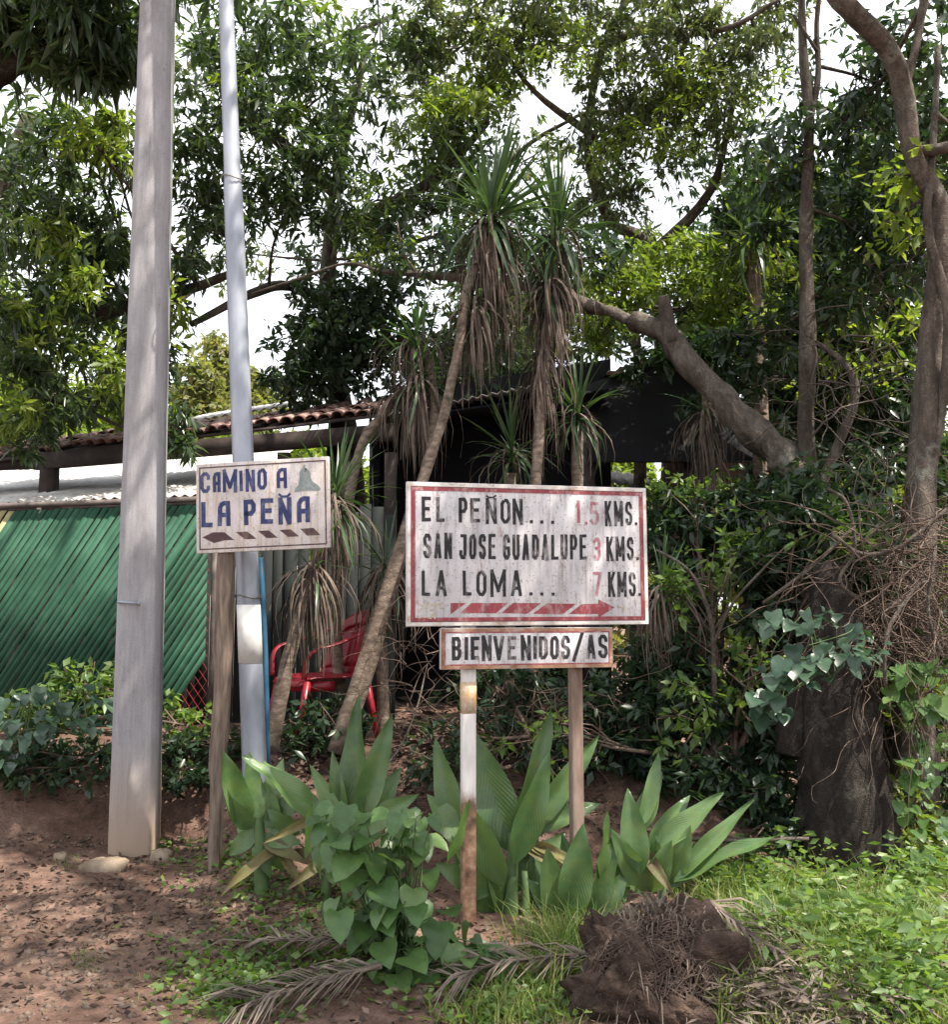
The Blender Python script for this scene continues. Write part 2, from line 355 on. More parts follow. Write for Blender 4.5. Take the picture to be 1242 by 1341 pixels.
# ------------------------------------------------------------------ metal post (leaning) with painted band, blue pipe
mp = thing('metal_post', 'tall leaning galvanised steel post passing behind the left sign', 'post', P(334, 1000, 6.5))
A_ = P(334, 1020, 6.5); B_ = P(296, 0, 6.5)
def along(z): return A_ + (B_ - A_) * (z - A_[2]) / (B_[2] - A_[2])
def postseg(z0, z1, grow=0):
    V = []; n = 12; rings = max(2, int((z1 - z0) / .25))
    for i in range(rings + 1):
        z = z0 + (z1 - z0) * i / rings; c = along(z); r = .078 - .0042 * (z - A_[2]) + grow
        if z > 4.55: r -= .006
        for j in range(n):
            a = 2 * math.pi * j / n; k = 1 / max(abs(math.cos(a)), abs(math.sin(a))); k = 1 + (k - 1) * .55
            x, y = r * k * math.cos(a), r * k * math.sin(a); V.append((c[0] + x * .92 - y * .38, c[1] + x * .38 + y * .92, z))
    F = [(i * n + j, i * n + (j + 1) % n, (i + 1) * n + (j + 1) % n, (i + 1) * n + j) for i in range(rings) for j in range(n)]
    F.append(tuple(rings * n + j for j in range(n))); F.append(tuple(range(n))[::-1]); return V, F
mb = MB(); mb.add(*postseg(A_[2] - .4, 8.4)); mb.build('shaft', m_metal, mp)
m_wpaint = M_surf('white_band_paint', [(.5, .45, .36), (.72, .70, .68), (.8, .79, .78)], 6, .6, .2, .003)
mb = MB(); mb.add(*postseg(P(0, 868, 6.5)[2], P(0, 792, 6.5)[2], .002)); mb.build('painted_band', m_wpaint, mp, label='chalky white painted band with a pale orange stain')
for yy in (236, 781):
    mb = MB(); z = P(0, yy, 6.5)[2]; c = along(z); a = np.linspace(0, 2 * math.pi, 17); r = .078 - .0042 * (z - A_[2]) + .014
    mb.tube([(c[0] + r * math.cos(x), c[1] + r * math.sin(x), z + .012 * math.sin(2 * x)) for x in a], .005, 5, False); mb.build('wire_wrap', m_wire, mp)
m_blue = M_surf('blue_plastic', [(.02, .07, .13), (.04, .13, .22)], 4, .5, 0)
mb = MB(); mb.tube([P(341, 730, 6.62) , P(347, 860, 6.62), P(350, 1010, 6.62)], .022, 8, sub=3); mb.build('blue_pipe', m_blue, None, True, label='thin blue pipe standing along the right side of the steel post', cat='pipe')

# ------------------------------------------------------------------ lettering
G = {'E': [[(1, 1), (0, 1), (0, 0), (1, 0)], [(0, .52), (.8, .52)]], 'L': [[(0, 1), (0, 0), (1, 0)]],
 'P': [[(0, 0), (0, 1), (.68, 1), (1, .86), (1, .6), (.68, .45), (0, .45)]],
 'N': [[(0, 0), (0, 1)], [(0, 1), (1, 0)], [(1, 0), (1, 1)]], 'O': [[(.3, 1), (.7, 1), (1, .84), (1, .16), (.7, 0), (.3, 0), (0, .16), (0, .84), (.3, 1)]],
 'S': [[(1, .8), (.95, .9), (.7, 1), (.3, 1), (0, .86), (0, .66), (.12, .57), (.88, .43), (1, .32), (1, .14), (.7, 0), (.3, 0), (0, .12), (0, .2)]],
 'K': [[(0, 0), (0, 1)], [(1, 1), (0, .40)], [(.3, .58), (1, 0)]], 'M': [[(0, 0), (0, 1)], [(0, 1), (.5, .2)], [(.5, .2), (1, 1)], [(1, 1), (1, 0)]],
 'A': [[(0, 0), (.5, 1)], [(.5, 1), (1, 0)], [(.2, .30), (.8, .30)]], 'a': [[(0, 0), (0, .78), (.25, .94), (.5, 1), (1, 1), (1, 0)], [(0, .42), (1, .42)]],
 'J': [[(.3, 1), (1, 1), (1, .15), (.7, 0), (.3, 0), (0, .15), (0, .28)]], 'G': [[(1, .76), (1, .86), (.7, 1), (.3, 1), (0, .84), (0, .16), (.3, 0), (.7, 0), (1, .16), (1, .46), (.6, .46)]],
 'C': [[(1, .76), (1, .86), (.7, 1), (.3, 1), (0, .84), (0, .16), (.3, 0), (.7, 0), (1, .14), (1, .24)]],
 'U': [[(0, 1), (0, .16), (.3, 0), (.7, 0), (1, .16), (1, 1)]], 'D': [[(0, 0), (0, 1), (.6, 1), (1, .82), (1, .18), (.6, 0), (0, 0)]],
 'B': [[(0, 0), (0, 1), (.65, 1), (.92, .88), (.92, .64), (.65, .53), (0, .53)], [(.65, .53), (1, .40), (1, .14), (.7, 0), (0, 0)]],
 'I': [[(.5, 0), (.5, 1)]], 'V': [[(0, 1), (.5, 0)], [(.5, 0), (1, 1)]], '/': [[(0, 0), (1, 1)]], '.': [[(0, 0), (0, .001)]],
 '1': [[(.5, 0), (.5, 1)], [(.5, 1), (.1, .8)]], '5': [[(1, 1), (0, 1), (0, .56), (.7, .56), (1, .42), (1, .14), (.7, 0), (.25, 0), (0, .12)]],
 '3': [[(0, .88), (.3, 1), (.7, 1), (1, .86), (1, .64), (.75, .53), (.35, .53)], [(.75, .53), (1, .40), (1, .14), (.7, 0), (.3, 0), (0, .12)]],
 '7': [[(0, 1), (1, 1), (.35, 0)]]}
class Board:
    """a flat sign: picture-like coordinates (zx, zy) inside a reference quad map to board-local (x, z); front faces local -Y"""
    def __init__(s, quad, W, Hh, root, pxscale):
        s.q = quad; s.W = W; s.H = Hh; s.root = root; s.ps = pxscale; s.z = 0
    def uv(s, x, y):
        (tlx, tly), (trx, try_), (brx, bry), (blx, bly) = s.q
        u = (x - tlx) / (trx - tlx); yt = tly + (try_ - tly) * u; yb = bly + (bry - bly) * u
        return (u - .5) * s.W, (.5 - (y - yt) / (yb - yt)) * s.H
    def poly(s, mb, pts, y):
        L = [s.uv(*p) for p in pts]; n = len(L); cx_ = sum(a for a, b in L) / n; cz_ = sum(b for a, b in L) / n; mb.add([(a, y, b) for a, b in L] + [(cx_, y, cz_)], [(i, (i + 1) % n, n) for i in range(n)])
    def stroke(s, mb, pts, th, y):
        p = np.array(pts, float); n = len(p); closed = n > 3 and np.allclose(p[0], p[-1]); Lft = []; Rgt = []
        for i in range(n):
            a = p[i - 1] if i > 0 else (p[-2] if closed else None); c = p[i + 1] if i < n - 1 else (p[1] if closed else None)
            d1 = (p[i] - a) / (np.linalg.norm(p[i] - a) + 1e-9) if a is not None else None
            d2 = (c - p[i]) / (np.linalg.norm(c - p[i]) + 1e-9) if c is not None else None
            d1 = d2 if d1 is None else d1; d2 = d1 if d2 is None else d2
            n1 = np.array([-d1[1], d1[0]]); n2 = np.array([-d2[1], d2[0]]); m_ = n1 + n2; m_ /= np.linalg.norm(m_) + 1e-9
            k = 1 / max(.6, m_ @ n1); Lft.append(p[i] + m_ * k * th / 2); Rgt.append(p[i] - m_ * k * th / 2)
        V = [(a[0], y, a[1]) for a in Lft] + [(a[0], y, a[1]) for a in Rgt]
        mb.add(V, [(i, n + i, n + i + 1, i + 1) for i in range(n - 1)])
    def glyph(s, mb, ch, x0, x1, y0, y1, th, tilde=False):
        """x0,x1,y0(top),y1(bottom) in reference coordinates, th stroke width in the same"""
        jit = lambda: random.uniform(-1.2, 1.2) * th * .05
        h = th / 2; X0, X1, Y0, Y1 = x0 + h, x1 - h, y0 + h, y1 - h
        if ch in 'AVNMK/': Y0, Y1 = y0 + h * .3, y1 - h * .3
        if ch in 'AV/': Y0, Y1 = y0, y1
        if ch == '.': X0 = X1 = (x0 + x1) / 2; Y1 = y1; Y0 = y1 - th
        for k, st in enumerate(G[ch]):
            pts = [(X0 + (X1 - X0) * a + jit(), Y1 + (Y0 - Y1) * b + jit()) for a, b in st]
            if ch == '.': pts = [(X0, Y1), (X0, Y1 - th)]
            if ch in 'NMKI1' or (ch in 'EPBDLU' ):
                # squared stroke ends on verticals
                pass
            if not (len(pts) > 3 and G[ch][k][0] == G[ch][k][-1]):
                for e0, e1 in ((0, 1), (-1, -2)):
                    dx_, dy_ = pts[e0][0] - pts[e1][0], pts[e0][1] - pts[e1][1]; n_ = math.hypot(dx_, dy_) + 1e-9; cap = h * (.95 if ch not in 'AVN' or abs(dx_) < 2 else .2)
                    if ch == '.': cap = 0
                    pts[e0] = (pts[e0][0] + dx_ / n_ * cap, pts[e0][1] + dy_ / n_ * cap)
            loc = [s.uv(*q) for q in pts]; s.stroke(mb, loc, th * s.ps, -s.th - .0012 - .00025 * k)
        if tilde:
            w = x1 - x0; xm = (x0 + x1) / 2; yt = y0 - th * .75
            pts = [(xm - w * .45, yt - th * .35), (xm - w * .2, yt + th * .25), (xm + w * .2, yt + th * .25), (xm + w * .45, yt - th * .45)]
            s.stroke(mb, [s.uv(*q) for q in pts], th * .5 * s.ps, -s.th - .0017)

def M_board(name, base, dirt1, rust, streak=.5, speck=.5):
    m, t, b, _ = newmat(name)
    c = ramp(t, noise(t, 3.2, 7), [(.32, tuple(x * .72 for x in base)), (.5, base), (.7, tuple(min(.82, x * 1.13) for x in base))])
    c = mixc(t, ramp(t, noise(t, 9, 8, stretch=(3.5, 1, .35), rough=.7), [(.48, (0, 0, 0)), (.72, (streak,) * 3)]), c, dirt1)
    c = mixc(t, ramp(t, noise(t, 22, 8, stretch=(1.5, 1, .5), rough=.75), [(.55, (0, 0, 0)), (.68, (speck,) * 3)]), c, rust)
    c = mixc(t, ramp(t, noise(t, 75, 3), [(.61, (0, 0, 0)), (.68, (speck,) * 3)]), c, (.12, .08, .06))
    t.links.new(c, b.inputs['Base Color']); b.inputs['Roughness'].default_value = .6; b.inputs['Specular IOR Level'].default_value = .3
    bump(t, b, noise(t, 50, 5), .15, .003); return m
def M_paint(name, col, wear, under, scale=11, lo=.5, hi=.62):
    m, t, b, _ = newmat(name)
    f = ramp(t, noise(t, scale, 8, rough=.72, stretch=(1.3, 1, .7)), [(lo, (0, 0, 0)), (hi, (wear,) * 3)])
    c = mixc(t, f, col, under); c = mixc(t, .5, c, ramp(t, noise(t, 60, 4), [(.3, (.6,) * 3), (.7, (1.35,) * 3)]), 'MULTIPLY')
    t.links.new(c, b.inputs['Base Color']); b.inputs['Roughness'].default_value = .6; b.inputs['Specular IOR Level'].default_value = .25; return m
m_bw = M_board('sign_white', (.54, .52, .54), (.25, .22, .22), (.22, .14, .11), .85, .8)
m_bc = M_board('left_sign_white', (.58, .53, .52), (.38, .29, .19), (.27, .18, .11), 1.0, .8)
m_black = M_paint('black_paint', (.022, .02, .024), .75, (.34, .31, .31), 13, .52, .68)
m_blackw = M_paint('worn_black_paint', (.05, .042, .045), .95, (.46, .42, .41), 14, .42, .62)
m_red = M_paint('red_paint', (.24, .05, .06), .8, (.42, .30, .29), 16, .5, .66)
m_redf = M_paint('faded_red_paint', (.30, .095, .12), .9, (.50, .42, .44), 15, .42, .62)
m_navy = M_paint('blue_paint', (.03, .038, .115), .7, (.13, .14, .24), 12, .48, .62)
m_brownp = M_paint('brown_paint', (.075, .04, .045), .5, (.2, .15, .1), 12)
m_greyp = M_paint('grey_green_paint', (.22, .255, .245), .6, (.38, .39, .37), 12)
m_olive = M_paint('faded_olive_paint', (.34, .27, .12), .95, (.55, .5, .46), 20, .4, .6)
m_rust = M_surf('rusty_edge', [(.16, .08, .05), (.30, .17, .11), (.42, .34, .30)], 14, .8, .3)
m_edge = M_surf('chipped_cream_edge', [(.36, .24, .18), (.60, .56, .53), (.66, .63, .6)], 13, .7, .2)

def frame_strips(mb, s, W_, H_, inset, w, y, d=0):
    a, b_ = W_ / 2 - inset, H_ / 2 - inset
    for (x0, z0, x1, z1) in ((-a, b_, a, b_), (-a, -b_, a, -b_)):
        sg = 1 if z0 > 0 else -1; mb.add([(x0, y, z0), (x1, y, z1), (x1 - w, y, z1 - sg * w), (x0 + w, y, z0 - sg * w)], [(0, 3, 2, 1) if sg < 0 else (0, 1, 2, 3)])
    for sx in (-1, 1):
        mb.add([(sx * a, y, b_), (sx * a, y, -b_), (sx * (a - w), y, -b_ + w), (sx * (a - w), y, b_ - w)], [(0, 1, 2, 3) if sx < 0 else (0, 3, 2, 1)])

# ---- big sign
pl, pr = P(532, 724, 5.22), P(847, 729, 5.56)
cb = (pl + pr) / 2; yaw = math.atan2(pr[1] - pl[1], pr[0] - pl[0]); BW = math.hypot(pr[0] - pl[0], pr[1] - pl[1]); BH = (P(532, 629, 5.22)[2] - P(532, 818.5, 5.22)[2])
foot = P(611, 1186, 5.27); fz = H(foot[0], 5.3)
sign = thing('direction_sign', 'large white red-bordered sign giving kilometres to three places, on two posts', 'sign', (cb[0], cb[1], fz), rot=(0, 0, yaw))
def child_offset(o, z): o.location = (0, 0, z); return o
bz = cb[2] - fz
root_tilt = R(-.3)
mb = LMB(); mb.box((0, 0, 0), (BW, .030, BH)); board = child_offset(mb.build('sign_board', m_bw, sign), bz); board.rotation_euler = (0, root_tilt, 0)
bvm = board.modifiers.new('b', 'BEVEL'); bvm.width = .004; bvm.segments = 2
Q5 = [(42, 34), (1190, 72), (1194, 722), (47, 726)]
Bd = Board(Q5, BW, BH, board, BW / 1150); Bd.th = .015
mb = LMB(); frame_strips(mb, Bd, BW, BH, .004, .020, -.0161); mb.build('pale_edge', m_edge, board)
mb = LMB(); frame_strips(mb, Bd, BW, BH, .025, .021, -.0165); mb.build('red_border', m_red, board)
mb = LMB(); frame_strips(mb, Bd, BW, BH, .0225, .0035, -.0169); mb.build('border_outline', m_brownp, board)
def line(board_, Bx, chars, mat, th, label):
    mb = LMB()
    for c_ in chars:
        ch, x0, x1, y0, y1 = c_[:5]; Bx.glyph(mb, ch if ch != 'Ñ' else 'N', x0, x1, y0, y1, th, tilde=(ch == 'Ñ'))
    mb.build('lettering', mat, board_, label=label)
def spread(s, x0, x1, y0, y1, w=None, dy=0):
    """fixed pitch lay-out of a word between x0 and x1"""
    out = []; n = len(s); wid = {'I': .35, ' ': .55, 'M': 1.3, '.': .4}
    tot = sum(wid.get(c, 1) for c in s) + .33 * (n - 1); k = (x1 - x0) / tot; x = x0
    for c in s:
        ww = wid.get(c, 1) * k
        if c != ' ': out.append((c, x, x + ww, y0 + dy * (x - x0), y1 + dy * (x - x0)))
        x += ww + .33 * k
    return out
line(board, Bd, [('E', 110, 152, 108, 226), ('L', 175, 213, 110, 228), ('P', 279, 319, 114, 232), ('E', 332, 378, 116, 233), ('Ñ', 404, 456, 121, 236), ('O', 474, 520, 120, 238), ('N', 531, 580, 124, 240),
                 ('.', 610, 630, 122, 238), ('.', 660, 680, 122, 240), ('.', 710, 735, 122, 242)], m_black, 15.5, 'black lettering reading EL PEÑON...')
line(board, Bd, [('1', 832, 868, 130, 240), ('.', 877, 893, 130, 246), ('5', 905, 950, 137, 246)], m_redf, 14, 'faded red numerals reading 1.5')
line(board, Bd, spread('KMS.', 978, 1142, 138, 250), m_black, 13.5, 'black lettering reading KMS.')
line(board, Bd, spread('SAN', 117, 248, 286, 402) + spread('JOSE', 280, 450, 289, 408) + spread('GUADALUPE', 483, 886, 292, 412, dy=.004), m_black, 14.5, 'black lettering reading SAN JOSE GUADALUPE')
line(board, Bd, [('3', 918, 956, 308, 416)], m_redf, 14, 'faded red numeral 3')
line(board, Bd, spread('KMS.', 984, 1146, 308, 417), m_black, 13.5, 'black lettering reading KMS.')
line(board, Bd, [('L', 109, 148, 462, 581), ('A', 172, 224, 462, 581), ('L', 296, 336, 463, 581), ('O', 359, 405, 463, 582), ('M', 424, 497, 463, 583), ('A', 518, 573, 464, 583),
                 ('.', 602, 627, 464, 582), ('.', 655, 677, 464, 583), ('.', 707, 733, 464, 584)], m_black, 15, 'black lettering reading LA LOMA...')
line(board, Bd, [('7', 915, 958, 472, 585)], m_redf, 14, 'faded red numeral 7')
line(board, Bd, spread('KMS.', 989, 1153, 476, 587), m_black, 13.5, 'black lettering reading KMS.')
mb = LMB()
for k, pl_ in enumerate([[(240, 616), (312, 616), (262, 652), (240, 668)], [(335, 616), (505, 617), (450, 665), (283, 663)], [(530, 617), (662, 619), (596, 668), (473, 664)], [(690, 620), (830, 623), (765, 671), (622, 668)],
           [(857, 624), (938, 623), (938, 671), (795, 670)], [(939, 602), (1020, 641), (939, 688)]]): Bd.poly(mb, pl_, -.0164)
mb.build('direction_arrow', m_red, board, label='striped dull red arrow pointing right')
mb = LMB()
for k, pts in enumerate([[(98, 622), (128, 626), (98, 648), (122, 652)], [(132, 618), (158, 622), (134, 650), (160, 648)], [(96, 690), (118, 676), (150, 688), (158, 668)], [(168, 690), (172, 622), (196, 620), (200, 644)], [(1040, 640), (1066, 636), (1060, 662)]]):
    Bd.stroke(mb, [Bd.uv(*q) for q in pts], .0075, -.0164 - .0003 * k)
mb.build('faded_scribble', m_olive, board)
# welcome board
w_l, w_r = P(580, 849, 5.20), P(808, 849, 5.44)
WW = math.hypot(w_r[0] - w_l[0], w_r[1] - w_l[1]); WH = P(700, 822, 5.32)[2] - P(700, 876, 5.32)[2]
dx = (((w_l + w_r) / 2 - cb)[:2] @ np.array([math.cos(yaw), math.sin(yaw)]))
mb = LMB(); mb.box((0, 0, 0), (WW, .030, WH)); wb = mb.build('welcome_board', m_bw, sign); wb.location = (dx, -.002, (w_l[2] + w_r[2]) / 2 - fz)
bvm = wb.modifiers.new('b', 'BEVEL'); bvm.width = .004; bvm.segments = 2
Q6 = [(205, 738), (1058, 742), (1060, 932), (210, 940)]
Bw = Board(Q6, WW, WH, wb, WW / 853); Bw.th = .015
mb = LMB(); frame_strips(mb, Bw, WW, WH, .002, .022, -.0161); mb.build('rusty_edge', m_rust, wb)
mb = LMB(); frame_strips(mb, Bw, WW, WH, .020, .007, -.0165); mb.build('red_border', m_red, wb)
line(wb, Bw, [('B', 258, 304, 782, 894), ('I', 316, 340, 782, 894), ('E', 348, 390, 782, 893), ('N', 401, 450, 781, 893), ('V', 458, 512, 781, 893)], m_black, 17, 'black lettering reading BIENV')
line(wb, Bw, [('E', 527, 570, 781, 893)], m_blackw, 16, 'almost rubbed-off letter E')
line(wb, Bw, [('N', 592, 642, 781, 892), ('I', 651, 674, 781, 892), ('D', 682, 727, 781, 892), ('O', 738, 782, 780, 892), ('S', 793, 838, 780, 891), ('/', 848, 908, 772, 896), ('A', 918, 970, 778, 890), ('S', 982, 1030, 776, 888)], m_black, 17, 'black lettering reading NIDOS/AS')
# posts of the big sign
m, t, b, _ = newmat('white_post_paint')
oc = nn(t, 'ShaderNodeTexCoord').outputs['Object']; sp = nn(t, 'ShaderNodeSeparateXYZ'); t.links.new(oc, sp.inputs[0])
f = noise(t, 6, 6, oc); ad = nn(t, 'ShaderNodeMath', operation='MULTIPLY_ADD'); t.links.new(f, ad.inputs[0]); ad.inputs[1].default_value = .22; t.links.new(sp.outputs[2], ad.inputs[2])
zz0 = P(610, 1045, 5.3)[2] - fz; ztop = P(610, 935, 5.3)[2] - fz; zya = P(610, 905, 5.3)[2] - fz
n1 = nn(t, 'ShaderNodeMapRange'); n1.inputs['From Min'].default_value = zz0 + .08; n1.inputs['From Max'].default_value = zz0 + .14; t.links.new(ad.outputs[0], n1.inputs['Value'])
c = mixc(t, n1.outputs[0], ramp(t, noise(t, 16, 6, oc), [(.35, (.10, .055, .035)), (.55, (.30, .17, .11)), (.7, (.48, .34, .24))]), (.66, .62, .60))
c = mixc(t, .4, c, ramp(t, noise(t, 25, 6, stretch=(2, 2, .3)), [(.3, (.6, .55, .5)), (.6, (1.1, 1.1, 1.1))]), 'MULTIPLY')
t.links.new(c, b.inputs['Base Color']); b.inputs['Roughness'].default_value = .7; m_wpost = m
m_yel = M_paint('faded_yellow_paint', (.55, .33, .13), .9, (.62, .55, .50), 12, .38, .62)
m_wood = M_surf('grey_wood', [(.07, .05, .04), (.16, .12, .095), (.26, .20, .16)], 12, .9, .6, .008, 40, (3, 3, .3))
m_postbr = M_surf('rusty_brown_post', [(.12, .075, .055), (.20, .14, .11), (.27, .2, .165)], 9, .85, .4, .006, 40, (2, 2, .4))
def local_x(px): q = P(px, 900, 5.35); return ((q - cb)[:2] @ np.array([math.cos(yaw), math.sin(yaw)]))
lx1 = local_x(611.5); lx2 = local_x(768)
mb = LMB(); mb.box((lx1 + .008, .045, (bz + .2) / 2 - .15), (.075, .055, bz + .5)); post = mb.build('post', m_wpost, sign, label='front post with chipped white paint over rust')
bvm = post.modifiers.new('b', 'BEVEL'); bvm.width = .006; bvm.segments = 2
mb = LMB(); mb.box((lx1 + .008, .045, (ztop + P(610, 893, 5.3)[2] - fz) / 2), (.0765, .0565, P(610, 893, 5.3)[2] - fz - ztop)); mb.build('paint_patch', m_yel, sign)
mb = LMB(); mb.box((lx2, .055, (bz + .2) / 2 - .15), (.068, .06, bz + .5)); post = mb.build('post', m_postbr, sign, label='bare brown right post')
bvm = post.modifiers.new('b', 'BEVEL'); bvm.width = .008; bvm.segments = 2

# ---- left sign
c1l, c1r = P(258, 665, 6.22), P(432.5, 659, 6.07)
cc = (c1l + c1r) / 2; yaw1 = math.atan2(c1r[1] - c1l[1], c1r[0] - c1l[0]); CW = math.hypot(c1r[0] - c1l[0], c1r[1] - c1l[1]); CH = P(345, 603, 6.15)[2] - P(345, 721, 6.15)[2]
f2_ = P(284, 1090, 6.35); f2z = H(f2_[0], 6.35)
s1 = thing('wooden_post_sign', 'small white sign with blue lettering and a left arrow, on a thin wooden post', 'sign', (cc[0], cc[1], f2z), rot=(0, 0, yaw1))
mb = LMB(); mb.box((0, 0, 0), (CW, .024, CH)); bd1 = mb.build('sign_board', m_bc, s1); bd1.location = (0, 0, cc[2] - f2z); bd1.rotation_euler = (0, R(-1.9), 0)
bvm = bd1.modifiers.new('b', 'BEVEL'); bvm.width = .004; bvm.segments = 2
Q4 = [(100, 150), (1080, 108), (1096, 785), (95, 812)]
B4 = Board(Q4, CW, CH, bd1, CW / 990); B4.th = .012
mb = LMB(); frame_strips(mb, B4, CW, CH, .021, .008, -.0131); mb.build('border_line', m_brownp, bd1)
line(bd1, B4, [('C', 133, 206, 210, 364), ('a', 226, 284, 210, 360), ('M', 300, 408, 200, 356), ('I', 424, 450, 200, 356), ('N', 470, 541, 197, 352), ('O', 558, 628, 190, 345), ('a', 700, 775, 188, 340)], m_navy, 25, 'dark blue lettering reading CAMINO A')
line(bd1, B4, [('L', 138, 226, 432, 618), ('a', 262, 356, 425, 612), ('P', 455, 545, 420, 608), ('E', 580, 672, 414, 602), ('Ñ', 708, 804, 418, 600), ('a', 845, 940, 403, 595)], m_navy, 33, 'dark blue lettering reading LA PEÑA')
mb = LMB()
for pl_ in ([(146, 692), (228, 656), (312, 658), (382, 715), (318, 716), (232, 735)], [(395, 658), (482, 656), (548, 710), (462, 712)], [(558, 652), (638, 650), (702, 704), (622, 706)], [(716, 648), (797, 645), (857, 697), (778, 700)], [(868, 642), (962, 638), (1010, 690), (915, 694)]):
    B4.poly(mb, pl_, -.0134)
mb.build('direction_arrow', m_brownp, bd1, label='dashed dark brown arrow pointing left')
mb = LMB(); B4.poly(mb, [(828, 372), (832, 345), (860, 318), (868, 270), (866, 225), (880, 202), (894, 192), (896, 166), (906, 166), (908, 192), (928, 200), (945, 225), (948, 265), (962, 295), (1000, 322), (1020, 350), (1005, 362), (905, 360)], -.0134); mb.build('rock_emblem', m_greyp, bd1, label='grey-green bell-shaped rock silhouette')
mb = LMB(); rx = ((P(285, 900, 6.2) - cc)[:2] @ np.array([math.cos(yaw1), math.sin(yaw1)])); rx0 = ((P(283, 900, 6.2) - cc)[:2] @ np.array([math.cos(yaw1), math.sin(yaw1)]))
V_, F_ = tube([(rx0 - .005, .06, -.3), (rx0, .06, .5), (rx0 + .015, .062, 1.1), (rx0 + .02, .058, 1.75), (rx0 + .03, .055, cc[2] - f2z + .1)], [.042, .045, .054, .06, .05], 10, True, 6, .35, 4)
mb.add(V_, F_); mb.build('post', m_wood, s1, True)

# ------------------------------------------------------------------ green slatted fence
m_slat = M_surf('green_plastic_slat', [(.012, .046, .026), (.018, .070, .040), (.034, .105, .062)], 3, .75, .15, .003)
m_slaty = M_surf('cream_plastic_slat', [(.24, .22, .10), (.40, .37, .20)], 5, .6, .1)
m_dkmetal = M_surf('dark_rusty_metal', [(.03, .025, .024), (.08, .065, .06), (.15, .12, .11)], 6, .7, .3)
m_redwire = M_surf('red_wire', [(.22, .02, .03), (.34, .04, .05)], 6, .5, 0)
Lf, Rf = P(-330, 672, 9.0), P(276, 652, 8.3)
zb = P(120, 962, 8.5)[2]; ztopL, ztopR = P(-330, 676, 9.0)[2], P(276, 655, 8.3)[2]
fence = thing('slatted_fence', 'green fence woven with diagonal plastic slats behind the concrete pole', 'fence', (Rf[0], Rf[1], zb))
dirf = np.array([Lf[0] - Rf[0], Lf[1] - Rf[1], 0]); FL = np.linalg.norm(dirf); dirf /= FL; nf = np.array([dirf[1], -dirf[0], 0])
if nf[1] > 0: nf = -nf
def fp(s, z, off=0): return np.array([Rf[0], Rf[1], 0]) + dirf * s + nf * off + np.array([0, 0, z])
slope = math.tan(R(56)); pitch_ = .0635; wslat = .046
hF = ztopR - zb
k = 0; s_top = -.86
while s_top < FL:
    # slat runs from (s_top, ztop) down-left; those starting beyond the right end are cut along the end post
    s_c = max(s_top, .012); zt_ = ztopR + (ztopL - ztopR) * max(0, s_top) / FL - .03 - (s_c - s_top) * slope
    zb_ = zb - .05 + random.uniform(-.02, .02); s_bot = s_c + (zt_ - zb_) / slope
    wx = wslat / math.sin(math.atan(slope)) * random.uniform(.9, 1.06); o1 = random.uniform(-.002, .002); d_ = random.uniform(-.005, .005); jz = random.uniform(-.012, .006) if s_top > 0 else 0
    bend = nf * random.uniform(-.006, .006)
    a0, a1 = fp(s_c + d_, zt_ + jz, o1), fp(s_c + wx + d_, zt_ + jz, o1 + .003)
    if s_top < 0: a0 = fp(.012, zt_, o1); a1 = fp(.012, zt_ + wx * slope, o1 + .003)
    b0, b1 = fp(s_bot - d_, zb_, o1), fp(s_bot + wx - d_, zb_, o1 + .003)
    mid0 = (a0 + b0) / 2 + bend; mid1 = (a1 + b1) / 2 + bend; th_ = nf * -.003
    mb = MB(); vs = [a0, a1, mid0, mid1, b0, b1]; vs = vs + [v + th_ for v in vs]
    mb.add(vs, [(0, 2, 3, 1), (2, 4, 5, 3), (6, 7, 9, 8), (8, 9, 11, 10), (0, 1, 7, 6), (4, 10, 11, 5), (0, 6, 8, 2), (2, 8, 10, 4), (1, 3, 9, 7), (3, 5, 11, 9)])
    yel = s_top > 1.80 and s_top < 2.0 or s_top > 2.6
    mb.build('slat', m_slaty if yel else m_slat, fence, label='cream slat' if yel else None)
    s_top += pitch_; k += 1
mb = MB()
hw = .05
for i in range(-60, 60):                                   # chain-link wires over the whole fence
    for sg in (1, -1):
        s_a = i * .075; z_a = zb - .05; s_b = s_a + sg * (hF - .0) / 1.35
        lo_t, hi_t = 0.0, 1.0
        sa_, sb_ = s_a, s_b
        if sa_ == sb_: continue
        t0 = (0 - sa_) / (sb_ - sa_); t1 = (FL - sa_) / (sb_ - sa_); lo_t = max(0, min(t0, t1)); hi_t = min(1, max(t0, t1))
        if hi_t <= lo_t: continue
        f_ = lambda tt: fp(sa_ + (sb_ - sa_) * tt, z_a + hF * tt, -.018 + sg * .003)
        mb.tube([f_(lo_t), f_(hi_t)], .0028, 3, False)
mb.build('chain_link', m_redwire, fence, kind='stuff')
mb = MB(); mb.tube([fp(-.02, ztopR + .012), fp(FL, ztopL + .012)], .026, 8); mb.build('top_rail', m_dkmetal, fence, True)
for s_ in (-.03, 1.62, 3.3):
    mb = MB(); mb.tube([fp(s_, zb - .4, -.06), fp(s_, ztopR + .03, -.06)], .03, 8); mb.build('fence_post', m_dkmetal, fence, True)

